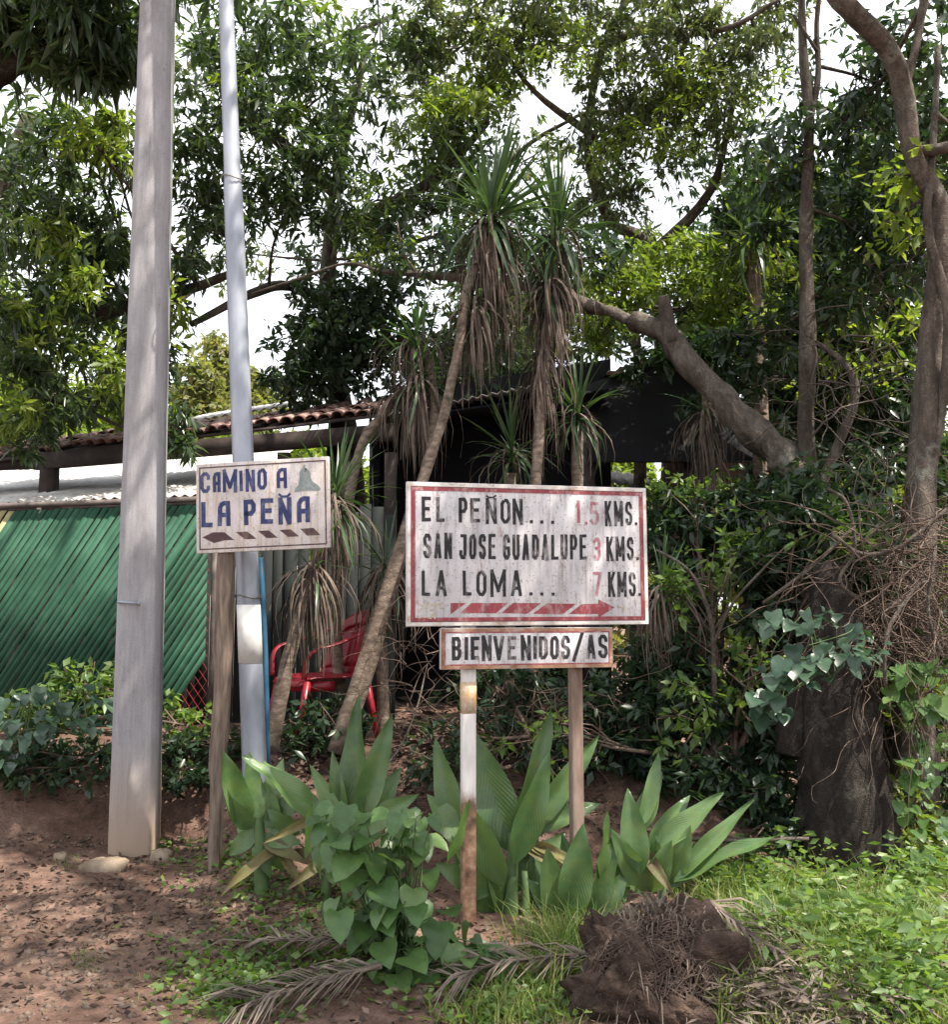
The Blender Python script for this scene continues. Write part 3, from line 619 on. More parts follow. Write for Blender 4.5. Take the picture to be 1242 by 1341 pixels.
# ------------------------------------------------------------------ sheds behind
m_sheet = M_surf('corrugated_sheet', [(.28, .25, .23), (.50, .47, .45), (.66, .64, .62)], 3, .6, .2, .003, 20)
m_tile = M_surf('clay_tile', [(.11, .055, .045), (.22, .12, .10), (.36, .27, .24)], 7, .85, .5, .01)
m_timber = M_surf('dark_timber', [(.014, .010, .009), (.035, .025, .022), (.06, .045, .04)], 6, .85, .4)
m_shade_tarp = M_surf('shade_black_sheeting', [(.004, .004, .005), (.007, .007, .009), (.011, .011, .014)], 2, .9, .3, .02, 6)  # near-black colour holds the shade of the shelter interior
m_cream = M_surf('cream_plaster', [(.45, .38, .30), (.62, .55, .46)], 3, .9, .2)
def corrugated(mb, a, b, up, n_w=14, thick=.004, amp=.014):
    """sheet from edge a-b, extended by vector up; corrugation ridges run along up"""
    a = np.array(a, float); b = np.array(b, float); up = np.array(up, float); d = b - a; nrm = np.cross(d, up); nrm /= np.linalg.norm(nrm)
    n = n_w * 4; V = []
    for i in range(n + 1):
        off = nrm * amp * math.sin(i / 4 * 2 * math.pi)
        V += [a + d * i / n + off, a + d * i / n + up + off]
    V2 = [v - nrm * thick for v in V]; N = len(V); F = [(2 * i, 2 * i + 2, 2 * i + 3, 2 * i + 1) for i in range(n)] + [(N + 2 * i, N + 2 * i + 1, N + 2 * i + 3, N + 2 * i + 2) for i in range(n)] + [(2 * i, N + 2 * i, N + 2 * i + 2, 2 * i + 2) for i in range(n)] + [(2 * i + 1, 2 * i + 3, N + 2 * i + 3, N + 2 * i + 1) for i in range(n)]
    mb.add(V + V2, F)
# low sheet roof right behind the fence
ra, rb = P(-260, 672, 9.35), P(262, 648, 8.75)
lr = thing('low_sheet_roof', 'low sunlit corrugated roof just behind the green fence top', 'roof', (ra[0], ra[1], H(ra[0], ra[1])))
nsh = 7
for i in range(nsh):
    a = ra + (rb - ra) * i / nsh; b_ = ra + (rb - ra) * (i + 1.06) / nsh; mb = MB(); corrugated(mb, a + (0, 0, .006 * (i % 2)), b_ + (0, 0, .006 * (i % 2)), (0.25, 2.6, .62 + .01 * random.random()), 6)
    mb.build('roof_sheet', m_sheet, lr)
mb = MB(); mb.bar(ra - (0, 0, .06), rb - (0, 0, .06), .06, .08); mb.bar(ra + (.25, 2.6, .52), rb + (.25, 2.6, .52), .08, .1); mb.build('beam', m_timber, lr)
for s_ in (.1, .55, .97):
    q = ra + (rb - ra) * s_; mb = MB(); mb.box((q[0], q[1] + .05, q[2] / 2 - .1), (.08, .08, q[2] + .1)); mb.build('roof_post', m_timber, lr)
    q2 = q + (.25, 2.6, .5); mb = MB(); mb.box((q2[0], q2[1], q2[2] / 2 - .1), (.08, .08, q2[2])); mb.build('roof_post', m_timber, lr)
n_b = 30
for i in range(n_b):  # dark backing added behind the fence so the slat gaps read dark
    q0, q1 = ra + (rb - ra) * i / n_b, ra + (rb - ra) * (i + .96) / n_b; mb = MB(); mb.bar((q0[0], q0[1] + .10 + random.uniform(-.01, .01), q0[2] / 2 + .1), (q1[0], q1[1] + .10, q1[2] / 2 + .1), .02, q0[2] - .3 + random.uniform(-.03, .0)); mb.build('dark_backing_plank', m_timber, lr)
# open tiled shed
ta, tb = P(-60, 606, 10.0), P(500, 541, 9.4)
ts = thing('tiled_shed', 'open timber shed with a long edge of broken clay tiles', 'shed', (ta[0], ta[1], H(ta[0], ta[1])))
mb = MB(); mb.bar(P(45, 605, 9.9), P(520, 566, 9.4), .10, .16); mb.build('eave_beam', m_timber, ts)
mb = MB(); mb.bar(P(-120, 612, 10.1), P(75, 604, 10.0), .10, .13); mb.build('eave_beam', m_timber, ts)
for px in (-70, 65, 206, 372, 452, 512):
    q = P(px, 590, 9.95 - px * .001); mb = MB(); mb.box((q[0], q[1] + .02, q[2] / 2), (.145 if px < 300 else .11, .14, q[2] - .05)); mb.build('shed_post', m_timber, ts)
tile_me = None
def tile_mesh():
    V = []; n = 6
    for s_ in range(2):
        r = .085 if s_ == 0 else .070
        for k_ in range(2):
            rr = r - k_ * .014
            for j in range(n + 1):
                a = math.pi * j / n; V.append((rr * math.cos(a), s_ * .40, rr * math.sin(a)))
    F = []; m_ = n + 1
    for j in range(n): F += [(j, j + 1, 2 * m_ + j + 1, 2 * m_ + j), (m_ + j, 3 * m_ + j, 3 * m_ + j + 1, m_ + j + 1), (j, m_ + j, m_ + j + 1, j + 1), (2 * m_ + j, 2 * m_ + j + 1, 3 * m_ + j + 1, 3 * m_ + j)]
    F += [(0, 2 * m_, 3 * m_, m_), (n, m_ + n, 3 * m_ + n, 2 * m_ + n)]
    return fast_mesh('roof_tile', np.array(V), np.array(F), True)
tile_me = tile_mesh(); tile_me.materials.append(m_tile)
dt = tb - ta; Lt = np.linalg.norm(dt); nt_ = int(Lt / .125); sl = R(17); ang_t = math.atan2(dt[1], dt[0])
for i in range(nt_):
    for r_ in range(4):
        q = ta + dt * (i + .5) / nt_; q = q + np.array([-math.sin(ang_t), math.cos(ang_t), 0]) * r_ * .33 * math.cos(sl); z = q[2] + r_ * .33 * math.sin(sl) + .02 + random.uniform(-.012, .012)
        if random.random() < .04: continue
        o = bpy.data.objects.new('roof_tile', tile_me); C.objects.link(o); o.parent = ts; o.location = Vector((q[0], q[1], z)) - ts.location
        o.rotation_euler = (sl + random.uniform(-.05, .05), random.uniform(-.1, .1), ang_t + random.uniform(-.09, .09)); o.scale = (random.uniform(.68, .84), random.uniform(.8, 1.1), random.uniform(.45, .75))
mb = MB(); dn = np.array([-math.sin(ang_t), math.cos(ang_t), 0]); V = [ta - (0, 0, .01), tb - (0, 0, .01), tb + dn * 1.4 + (0, 0, .40), ta + dn * 1.4 + (0, 0, .40)]; V += [v - np.array([0, 0, .03]) for v in V]
mb.add(V, [(0, 1, 2, 3), (7, 6, 5, 4), (0, 4, 5, 1), (1, 5, 6, 2), (2, 6, 7, 3), (3, 7, 4, 0)]); mb.build('roof_decking', m_timber, ts)
mb = MB(); a = P(215, 556, 11.1); b_ = P(395, 528, 10.9); corrugated(mb, a, b_, (.1, 1.5, .42), 14); mb.build('roof_sheet', m_sheet, ts, label='pale sheet lying above the tiles')

# dark central shelter
sh = thing('dark_shelter', 'large black-sheeted shelter, its shade painted black, with a thin metal eave behind the yuccas', 'shelter', P(700, 620, 10.2) * (1, 1, 0) + (0, 0, H(.6, 10.2)))
gsh = H(.6, 10)
e1, e2 = P(500, 545, 9.6), P(705, 505, 9.6)
e3, e4 = P(790, 497, 10.4), P(875, 466, 10.4); e5 = P(1062, 612, 9.6)
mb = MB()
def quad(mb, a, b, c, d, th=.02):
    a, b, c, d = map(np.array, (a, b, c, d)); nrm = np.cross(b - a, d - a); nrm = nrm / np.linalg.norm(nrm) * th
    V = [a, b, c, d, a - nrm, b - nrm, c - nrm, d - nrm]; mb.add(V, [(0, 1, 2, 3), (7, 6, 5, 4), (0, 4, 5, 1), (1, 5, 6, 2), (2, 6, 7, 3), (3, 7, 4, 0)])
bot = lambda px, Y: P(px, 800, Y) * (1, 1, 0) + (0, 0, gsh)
quad(mb, bot(492, 10.6), bot(800, 10.6), P(800, 470, 10.6), P(492, 520, 10.6)); mb.build('back_wall', m_shade_tarp, sh)
mb = MB(); quad(mb, P(484, 548, 9.55), P(484, 548, 9.55) * (1, 0, 1) + (0, 10.6, 0), bot(484, 10.6), bot(484, 9.55)); mb.build('side_wall', m_shade_tarp, sh)
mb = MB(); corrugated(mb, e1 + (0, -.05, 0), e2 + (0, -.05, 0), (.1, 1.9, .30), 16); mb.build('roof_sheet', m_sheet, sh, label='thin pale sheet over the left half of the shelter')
mb = MB(); quad(mb, e1 + (0, 0, -.03), e2 + (.7, 0, -.03), e2 + (.7, 1.9, .22), e1 + (0, 1.9, .22)); mb.build('ceiling', m_shade_tarp, sh)
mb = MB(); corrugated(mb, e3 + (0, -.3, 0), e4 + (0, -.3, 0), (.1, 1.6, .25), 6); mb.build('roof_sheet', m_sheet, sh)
mb = MB(); quad(mb, P(770, 505, 10.3), P(865, 474, 10.3), P(1062, 606, 9.5), P(770, 606, 9.5)); mb.build('hanging_sheeting', m_shade_tarp, sh, label='black sheeting with painted-in shade hanging from the gable')
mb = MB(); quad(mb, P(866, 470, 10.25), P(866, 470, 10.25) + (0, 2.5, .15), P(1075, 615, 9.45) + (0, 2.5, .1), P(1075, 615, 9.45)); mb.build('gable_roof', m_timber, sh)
for px, w in ((912, .30), (985, .1), (770, .12)):
    q = P(px, 560, 9.7); mb = MB(); mb.box((q[0], q[1], q[2] / 2), (w, .2 if w > .2 else .1, q[2] + .1)); mb.build('shelter_post', m_timber if w < .2 else m_barkd, sh)
mb = MB(); corrugated(mb, P(760, 628, 11.8), P(860, 640, 11.4), (.1, 1.3, .34), 7); mb.build('roof_sheet', m_dkmetal, sh, label='dark low sheet under the gable')
scr = thing('dark_backing', 'dark plank screen added to darken the yard between the green fence and the shelter', 'screen', P(390, 800, 8.75) * (1, 1, 0) + (0, 0, .6))
m_scr = M_surf('dark_backing', [(.007, .009, .009), (.014, .017, .016), (.028, .03, .028)], 4, .85, .4, .02, 14, (1, 1, .3))  # planks added in place of dark tarps, hiding bright ground behind
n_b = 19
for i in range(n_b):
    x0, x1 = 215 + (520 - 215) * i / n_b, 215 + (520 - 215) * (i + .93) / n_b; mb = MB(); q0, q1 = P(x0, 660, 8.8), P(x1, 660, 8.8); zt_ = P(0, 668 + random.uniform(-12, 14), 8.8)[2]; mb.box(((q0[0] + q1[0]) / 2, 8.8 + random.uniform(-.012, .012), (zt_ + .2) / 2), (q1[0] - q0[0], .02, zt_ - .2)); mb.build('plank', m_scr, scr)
# cream wall seen between posts
hw_ = thing('cream_house', 'low cream house wall and roof seen beyond the tiled shed posts', 'house', P(160, 700, 15) * (1, 1, 0))
a = P(-40, 640, 15.5); b_ = P(330, 640, 15.2); mb = MB(); quad(mb, (a[0], a[1], -.3), (b_[0], b_[1], -.3), (b_[0], b_[1], 3.5), (a[0], a[1], 3.3), .15); mb.build('wall', m_cream, hw_)
mb = MB(); corrugated(mb, P(-60, 636, 14.6), P(345, 618, 14.4), (.1, 2.4, .8), 40); mb.build('roof', m_sheet, hw_)
for px in (60, 180, 260):
    q = P(px, 655, 15.2); mb = MB(); mb.box((q[0], q[1] - .1, q[2] - .3), (.7, .06, .8)); w_ = mb.build('window', m_timber, hw_)

# ------------------------------------------------------------------ red plastic chair
m_chair = M_surf('red_plastic', [(.20, .006, .014), (.27, .009, .02)], 4, .38, 0, spec=.5)
cp = P(419, 960, 7.5); cz = max(H(cp[0], 7.5), P(430, 966, 7.5)[2])
ch = thing('plastic_chair', 'red plastic armchair standing behind the leaning yucca trunks', 'chair', (cp[0] + .01, 7.5, cz), rot=(0, 0, R(-58)))
ch.scale = (1.16, 1.16, 1.06)
SH = .43 + .0
def shell(rows, m_=m_chair, th=.008):
    rows = np.array(rows); n, k, _ = rows.shape; V = rows.reshape(-1, 3); du = np.gradient(rows, axis=0); dv = np.gradient(rows, axis=1); nr_ = np.cross(du, dv); nr_ /= np.linalg.norm(nr_, axis=2)[..., None] + 1e-9
    V2 = (rows - nr_ * th).reshape(-1, 3); N = len(V); F = []
    for i in range(n - 1):
        for j in range(k - 1):
            a = i * k + j; F += [(a, a + 1, a + k + 1, a + k), (N + a, N + a + k, N + a + k + 1, N + a + 1)]
    for j in range(k - 1): F += [(j, N + j, N + j + 1, j + 1), ((n - 1) * k + j, (n - 1) * k + j + 1, N + (n - 1) * k + j + 1, N + (n - 1) * k + j)]
    for i in range(n - 1): F += [(i * k, (i + 1) * k, N + (i + 1) * k, N + i * k), (i * k + k - 1, N + i * k + k - 1, N + (i + 1) * k + k - 1, (i + 1) * k + k - 1)]
    m = LMB(); m.add(np.vstack([V, V2]), F); return m
# chair front faces local -Y
rows = [[(x * (.24 + .01 * math.sin(v * 3)), -.24 + .46 * v, SH - .035 * (1 - (x) ** 2) * math.sin(math.pi * min(1, v + .15)) - .05 * max(0, .12 - v) / .12) for x in np.linspace(-1, 1, 11)] for v in np.linspace(0, 1, 12)]
shell(rows).build('seat', m_chair, ch, True)
def back_pt(x, v):
    a = x * R(78); w = .265; return (w * math.sin(a), .20 + .05 - .20 * (1 - math.cos(a)) + .10 * v, SH - .01 + .47 * v * (1 - .40 * abs(x) ** 2.6))
for (x0, x1) in ((-1, -.30), (-.29, -.01), (.01, .29), (.30, 1)):
    shell([[back_pt(x, v) for x in np.linspace(x0, x1, 5)] for v in np.linspace(.12, .80, 7)]).build('back_slat', m_chair, ch, True)
shell([[back_pt(x, v) for x in np.linspace(-1, 1, 25)] for v in np.linspace(.78, 1.0, 5)], th=.014).build('backrest', m_chair, ch, True)
shell([[back_pt(x, v) for x in np.linspace(-1, 1, 25)] for v in np.linspace(.0, .14, 4)], th=.012).build('backrest', m_chair, ch, True)
mb_rows = [[(.245 * math.cos(a) * 1.0, -.02 + .235 * math.sin(a), SH - .02 - .07 * v) for a in np.linspace(math.pi, 2 * math.pi, 17)] for v in (0, .5, 1)]
shell(mb_rows, th=.006).build('seat_apron', m_chair, ch, True)
for sx in (-1, 1):
    pth = [(sx * .235, .22, SH + .34), (sx * .275, .12, SH + .29), (sx * .31, -.04, SH + .23), (sx * .305, -.17, SH + .195), (sx * .285, -.225, SH + .13), (sx * .262, -.235, SH - .01)]
    mb = LMB(); cp_ = catmull(pth, 5); rows = [[p + np.array((-sx * .036 * 1, 0, .004)), p + np.array((0, 0, .012)), p + np.array((sx * .026, 0, 0.002))] for p in cp_]
    shell(rows, th=.010).build('armrest', m_chair, ch, True)
    for sy in (-1, 1):
        top = np.array((sx * .235, sy * .20, SH - .02)); bt = np.array((sx * .27, sy * .27, 0)); mb = LMB(); mb.tube([top, (top + bt) / 2, bt], [.028, .022, .017], 6); mb.build('leg', m_chair, ch, True)

# ------------------------------------------------------------------ foliage machinery
def unit(v): return v / (np.linalg.norm(v, axis=-1, keepdims=True) + 1e-9)
def leaves_mesh(base, d, L, Wd, droop=.15, normal_up=.6, shape='lance'):
    """one folded leaf per row: base points, directions, lengths, widths -> V, F3"""
    n = len(base); d = unit(d); up = np.tile((0, 0, 1.), (n, 1)) + rng.normal(0, normal_up, (n, 3))
    side = unit(np.cross(d, up)); nr = np.cross(side, d); L = L[:, None]; Wd = Wd[:, None]
    g = np.array((0, 0, -1.)) * L * droop
    if shape == 'lance': mid = .42
    else: mid = .38
    b = base; m_ = base + d * L * mid - nr * Wd * .18 + g * .25; l = base + d * L * mid + side * Wd * .5 + g * .25; r = base + d * L * mid - side * Wd * .5 + g * .25; t_ = base + d * L + g
    V = np.stack([b, l, m_, r, t_], 1).reshape(-1, 3); i = (np.arange(n) * 5)[:, None]
    F = np.concatenate([i + (0, 2, 1), i + (0, 3, 2), i + (1, 2, 4), i + (2, 3, 4)], 0)
    return V, F
def clusters(cen, nleaf, L, asp, spread_=.12, hang=.35, droop=.2, up=.6):
    n = len(cen); k = nleaf; c = np.repeat(cen, k, 0); ax_ = unit(rng.normal(0, 1, (n, 3)) * (1, 1, .5) + (0, 0, .1)); ax_ = np.repeat(ax_, k, 0)
    d = unit(rng.normal(0, 1, (n * k, 3)) + ax_ * .9 + (0, 0, -hang)); LL = L * rng.uniform(.65, 1.2, n * k)
    b = c + ax_ * rng.uniform(-1, 1, (n * k, 1)) * spread_ + d * .015
    return leaves_mesh(b, d, LL, LL * asp * rng.uniform(.8, 1.2, n * k), droop, up)
def blob_pts(px, py, Y, rx, ry, rY, n, edge=.75):
    """random points in an ellipsoid given by its picture centre and half-axes in pixels and metres of depth, biased to clumps"""
    c = P(px, py, Y); mpp = Y / K * 1.0; ax_ = np.array((rx * mpp, rY, ry * mpp))
    q = unit(rng.normal(0, 1, (n, 3))) * rng.uniform(0, 1, (n, 1)) ** (1 / (3 * edge)) 
    sub = unit(rng.normal(0, 1, (max(3, n // 14), 3))) * rng.uniform(0, 1, (max(3, n // 14), 1)) ** .4
    j = rng.integers(0, len(sub), n); q = np.where(rng.uniform(0, 1, (n, 1)) < .42, sub[j] + rng.normal(0, .15, (n, 3)), q)
    return c + q * ax_, c
DENS = 1.5
class Tree:
    def __init__(s, name, label, cat, base, bark, group=None):
        s.root = thing(name, label, cat, base, group); s.bark = bark; s.T = MB(); s.tw = MB(); s.limbs = []; s.crowns = {}; s.base = np.array(base, float)
    def limb(s, pts, rad, sides=10, rough=.25, sub=5, seed=1):
        s.T.tube(pts, rad, sides, True, sub, rough, seed); p = catmull(pts, sub); s.limbs.append(p); return s
    def plimb(s, ppts, rad, **kw): return s.limb([P(*q) for q in ppts], rad, **kw)
    def blob(s, px, py, Y, rx, ry, rY, n, leaf=(.17, .26, 8), mat=None, hang=.35, droop=.2, twigs=7, up=.6, edge=.75, link_=True, world=None):
        if world is None: pts, c = blob_pts(px, py, Y, rx * 1.06, ry * 1.06, rY, int(n * DENS), edge)
        else:
            c = np.array(world[0]); ax_ = np.array(world[1]); q = unit(rng.normal(0, 1, (n, 3))) * rng.uniform(0, 1, (n, 1)) ** .4
            sub = unit(rng.normal(0, 1, (max(3, n // 14), 3))) * rng.uniform(0, 1, (max(3, n // 14), 1)) ** .4; j = rng.integers(0, len(sub), n)
            pts = c + np.where(rng.uniform(0, 1, (n, 1)) < .6, sub[j] + rng.normal(0, .13, (n, 3)), q) * ax_
        mat = mat or m_mango; s.crowns.setdefault(mat.name, [mat, []])[1].append(clusters(pts, leaf[2], leaf[0], leaf[1], leaf[0] * .7, hang, droop, up))
        if s.limbs and link_:
            allp = np.concatenate(s.limbs); i = np.argmin(np.linalg.norm(allp - c, axis=1)); st = allp[i]; mid = (st + c) / 2 + rng.normal(0, .12, 3) * np.linalg.norm(c - st) * .4
            dist = np.linalg.norm(c - st); s.tw.tube([st, mid, c], [.012 + .008 * dist, .010 + .004 * dist, .008], 5, False, 4)
            if twigs:
                for j in rng.integers(0, len(pts), twigs):
                    f_ = rng.uniform(.5, 1); a = st * (1 - f_) ** 2 + 2 * mid * f_ * (1 - f_) + c * f_ ** 2 if f_ < 1 else c; e = pts[j]
                    s.tw.tube([a, (a + e) / 2 + rng.normal(0, .06, 3), e], [.008, .006, .003], 4, False, 2)
        return s
    def done(s):
        o = np.array(s.root.location)
        if s.T.V: s.T.build('trunk', s.bark, s.root, True)
        if s.tw.V: s.tw.build('branches', s.bark, s.root, True)
        for k_, (mat, L) in s.crowns.items():
            Vs, Fs, n = [], [], 0
            for V, F in L: Vs.append(V); Fs.append(F + n); n += len(V)
            link('crown', fast_mesh('crown', np.concatenate(Vs) - o, np.concatenate(Fs)), mat, s.root)
        return s.root
def gp(px, py, Y):
    q = P(px, py, Y); return (q[0], Y, H(q[0], Y))

CANOPY = [
 ((3.2, 3.2, 8.2), (1.7, 1.5, .6), 330), ((1.8, 4.4, 8.8), (1.6, 1.3, .6), 115), ((4.2, 4.8, 7.8), (1.5, 1.4, .7), 260), ((3.9, 1.9, 7.6), (1.2, 1.0, .6), 170),
 ((3.0, .6, 8.4), (1.4, 1.1, .6), 120), ((6.6, 6.8, 8.2), (1.4, 1.4, .7), 150), ((3.6, 6.2, 9.2), (1.6, 1.2, .6), 180), ((1.2, 2.4, 9.0), (1.3, 1.2, .5), 50), ((0.0, 5.6, 9.6), (1.4, 1.2, .5), 90), ((2.4, 8.2, 10.2), (1.8, 1.4, .6), 130), ((5.4, 9.0, 9.8), (1.8, 1.6, .6), 150)
]
# ------------------------------------------------------------------ trees
MG = (.15, .27, 9); FN = (.085, .36, 9); MD = (.13, .34, 8); SMALL = (.10, .45, 8)
# near mango limb, top left
T = Tree('mango_tree', 'dark mango tree whose thick limb and hanging leaves fill the top left corner', 'tree', (-4.6, 6.0, H(-4.6, 6.0)), m_barkd)
T.limb([(-4.6, 6.0, H(-4.6, 6.0) - .3), (-5.0, 6.6, 2.0), (-5.0, 7.3, 4.4)], [.34, .27, .2]).plimb([(-260, 280, 7.6), (-60, 130, 7.6), (0, 88, 7.5), (60, 45, 7.4), (170, -60, 7.3)], [.24, .17, .14, .10, .06], seed=3)
for q in ((60, 20, 7.4, 110, 66, .8, 80), (10, 40, 7.5, 60, 60, .5, 40), (110, 55, 7.3, 75, 44, .5, 60), (165, 60, 7.3, 34, 34, .3, 18), (170, -60, 7.3, 150, 80, .9, 90), (-80, -20, 7.5, 140, 130, .9, 80)):
    T.blob(*q, leaf=(.19, .25, 9), mat=m_mango, hang=.75, droop=.3)
T.done()
# left tree behind the pole
T = Tree('mango_tree', 'leafy mango tree over the green fence on the left, sunlit yellow low down', 'tree', gp(-60, 900, 10.5), m_bark)
T.plimb([(-60, 900, 10.5), (-50, 600, 10.5), (-20, 330, 10.3), (40, 150, 10)], [.25, .22, .16, .08]).plimb([(-30, 400, 10.3), (90, 415, 10), (170, 400, 9.8), (260, 375, 9.6), (320, 350, 9.4)], [.12, .09, .08, .05, .03], seed=5)
T.plimb([(-30, 450, 10.3), (60, 500, 10.0), (120, 540, 9.8)], [.09, .05, .03], seed=6)
for q in ((40, 200, 9.5, 110, 80, 1, 90), (120, 190, 9.0, 70, 50, .8, 60), (60, 290, 9.3, 110, 60, .9, 80), (130, 300, 9.4, 60, 70, .8, 60), (30, 380, 9.0, 80, 80, .8, 80), (120, 370, 9.5, 70, 60, .8, 55), (20, 470, 8.8, 60, 60, .6, 50), (130, 470, 9.5, 60, 60, .7, 45), (70, 540, 9.3, 60, 35, .5, 30), (20, 560, 9.0, 40, 30, .5, 22), (225, 560, 9.1, 30, 38, .4, 26), (215, 480, 9.3, 30, 50, .4, 26), (245, 330, 9.4, 40, 40, .6, 26), (200, 420, 9.4, 50, 50, .6, 30)):
    T.blob(*q, leaf=MG, mat=m_mango, hang=.45)
for q in ((60, 300, 8.7, 50, 34, .3, 16), (110, 365, 8.8, 44, 40, .3, 18), (150, 480, 8.8, 40, 50, .3, 18), (60, 420, 8.6, 50, 40, .3, 14), (125, 190, 8.4, 50, 24, .3, 14), (20, 520, 8.6, 40, 40, .3, 16), (225, 400, 9, 30, 60, .3, 10)):
    T.blob(*q, leaf=(.14, .3, 8), mat=m_bright, hang=.3, twigs=3)
for q in ((140, 165, 8.8, 50, 34, .5, 30), (90, 330, 10.4, 120, 60, .6, 50), (70, 450, 10.6, 120, 80, .7, 90), (150, 520, 10.5, 80, 40, .5, 40), (30, 560, 10.3, 60, 40, .4, 25)):
    T.blob(*q, leaf=(.15, .3, 8), mat=m_mangoy, hang=.3, twigs=3)
T.done()
# centre mango
T = Tree('mango_tree', 'tall mango tree filling the middle of the view behind the shelter', 'tree', gp(470, 900, 11.6), m_bark)
T.plimb([(470, 900, 11.6), (460, 600, 11.6), (430, 420, 11.4), (440, 250, 11), (480, 60, 10.5)], [.16, .14, .11, .07, .04])
T.plimb([(430, 400, 11.3), (380, 375, 10.6), (330, 385, 10.0), (250, 425, 9.6)], [.09, .06, .05, .03], seed=8).plimb([(440, 250, 11), (340, 160, 10), (280, 60, 9.6)], [.09, .06, .03], seed=9)
T.plimb([(440, 300, 11), (560, 240, 10.5), (640, 160, 10)], [.09, .06, .03], seed=10)
for q in ((360, 60, 9.5, 90, 75, 1, 110), (300, 110, 9, 60, 60, .6, 45), (270, 60, 9, 30, 45, .5, 18), (430, 120, 9.8, 90, 70, 1, 100), (350, 200, 9.4, 85, 65, .9, 95), (270, 230, 9.2, 50, 45, .6, 38), (430, 225, 9.8, 80, 50, .8, 70), (510, 60, 10, 60, 60, .8, 50), (480, 300, 9.9, 70, 45, .7, 52), (300, 300, 9.4, 60, 40, .5, 36), (380, 265, 9.6, 50, 40, .5, 34), (260, 175, 9, 40, 40, .5, 22), (560, 280, 10, 60, 60, .8, 42), (600, 200, 10, 50, 50, .8, 38)):
    T.blob(*q[:6], int(q[6] * .95), leaf=MG, mat=m_mango, hang=.45)
for q in ((600, 140, 9.4, 50, 34, .4, 20), (520, 330, 9.6, 50, 30, .3, 10), (300, 110, 8.8, 40, 40, .3, 8)):
    T.blob(*q, leaf=(.13, .3, 8), mat=m_bright, hang=.3, twigs=3)
for q in ((590, 150, 10, 60, 40, .6, 40), (560, 220, 10.4, 70, 60, .5, 34), (640, 110, 10, 40, 30, .5, 20), (420, 30, 10, 80, 30, .6, 26), (350, 150, 10, 60, 30, .5, 18), (480, 270, 10.2, 60, 40, .5, 22)):
    T.blob(*q, leaf=(.14, .3, 8), mat=m_mangoy, hang=.3, twigs=3)
T.done()
# round dark bush-tree
T = Tree('citrus_tree', 'small round dense dark tree above the shelter roof, right of the steel post', 'tree', gp(440, 900, 11.0), m_barkd)
T.plimb([(440, 900, 11), (440, 600, 11), (450, 480, 10.8)], [.14, .11, .08])
for q in ((410, 470, 10.4, 62, 62, .8, 120), (470, 440, 10.4, 70, 80, .8, 150), (430, 400, 10.5, 55, 50, .7, 80), (530, 460, 10.6, 55, 60, .7, 90), (500, 390, 10.6, 60, 40, .6, 60), (390, 505, 10.3, 48, 26, .5, 38), (600, 480, 10.8, 60, 60, .6, 70), (640, 430, 11, 60, 50, .6, 50)):
    T.blob(*q, leaf=(.12, .42, 8), mat=m_darkleaf, hang=.2)
T.done()
# airy fine-leaved tree, top centre and right
T = Tree('acacia_tree', 'airy fine-leaved tree across the top centre with pale leaning limb', 'tree', gp(860, 900, 12), m_barkp)
T.plimb([(860, 900, 12), (880, 600, 12), (850, 340, 11.6), (800, 290, 11.2), (770, 200, 10.8), (790, 60, 10.4), (850, -40, 10)], [.13, .12, .09, .06, .05, .04, .03])
T.plimb([(790, 60, 10.4), (850, 38, 10), (900, 44, 9.8), (960, 35, 9.6), (1020, 0, 9.4)], [.04, .05, .035, .03, .02], seed=4).plimb([(780, 180, 10.8), (700, 120, 10.5), (640, 40, 10.2)], [.05, .03, .02], seed=5)
T.plimb([(850, 340, 11.6), (930, 250, 11), (960, 140, 10.6)], [.08, .05, .03], seed=7)
for q in ((600, 20, 10, 80, 45, 1, 120), (700, 35, 10, 90, 40, 1, 150), (800, 20, 10, 90, 40, 1, 130), (840, 90, 10, 80, 45, .9, 100), (930, 100, 10, 80, 60, .9, 130), (900, 20, 9.8, 70, 35, .8, 70), (640, 90, 10.2, 50, 40, .8, 50), (860, 160, 10.4, 70, 50, .8, 90), (790, 190, 10.6, 60, 50, .8, 80), (950, 180, 10.6, 60, 40, .8, 60), (1000, 60, 10, 50, 50, .8, 50), (560, 90, 10.6, 50, 50, .8, 36), (780, 260, 10.8, 50, 40, .6, 45), (1020, 10, 10, 60, 24, .6, 40), (830, 250, 10.8, 40, 40, .6, 26)):
    T.blob(*q, leaf=(.10, .33, 11), mat=m_fine, hang=.55, twigs=9)
for q in ((880, 90, 9.6, 80, 50, .4, 26), (860, 170, 9.8, 50, 40, .4, 20), (700, 60, 9.6, 90, 34, .4, 22), (800, 190, 10, 40, 30, .3, 10)):
    T.blob(*q, leaf=(.10, .34, 9), mat=m_bright, hang=.4, twigs=3)
for q in ((930, 120, 10.6, 90, 60, .8, 60), (860, 170, 10.8, 60, 50, .6, 30), (720, 60, 10.8, 120, 40, .7, 50)):
    T.blob(*q, leaf=(.10, .36, 9), mat=m_mangoy, hang=.4, twigs=4)
T.done()
T = Tree('slender_tree', 'thin open-crowned tree behind the yucca heads, letting specks of sky through', 'tree', gp(620, 900, 13), m_bark)
T.plimb([(620, 900, 13), (615, 500, 13), (600, 300, 12.6), (560, 120, 12), (520, 20, 11.6)], [.08, .07, .05, .035, .02]).plimb([(600, 300, 12.6), (680, 200, 12.4), (760, 150, 12)], [.04, .03, .02], seed=3)
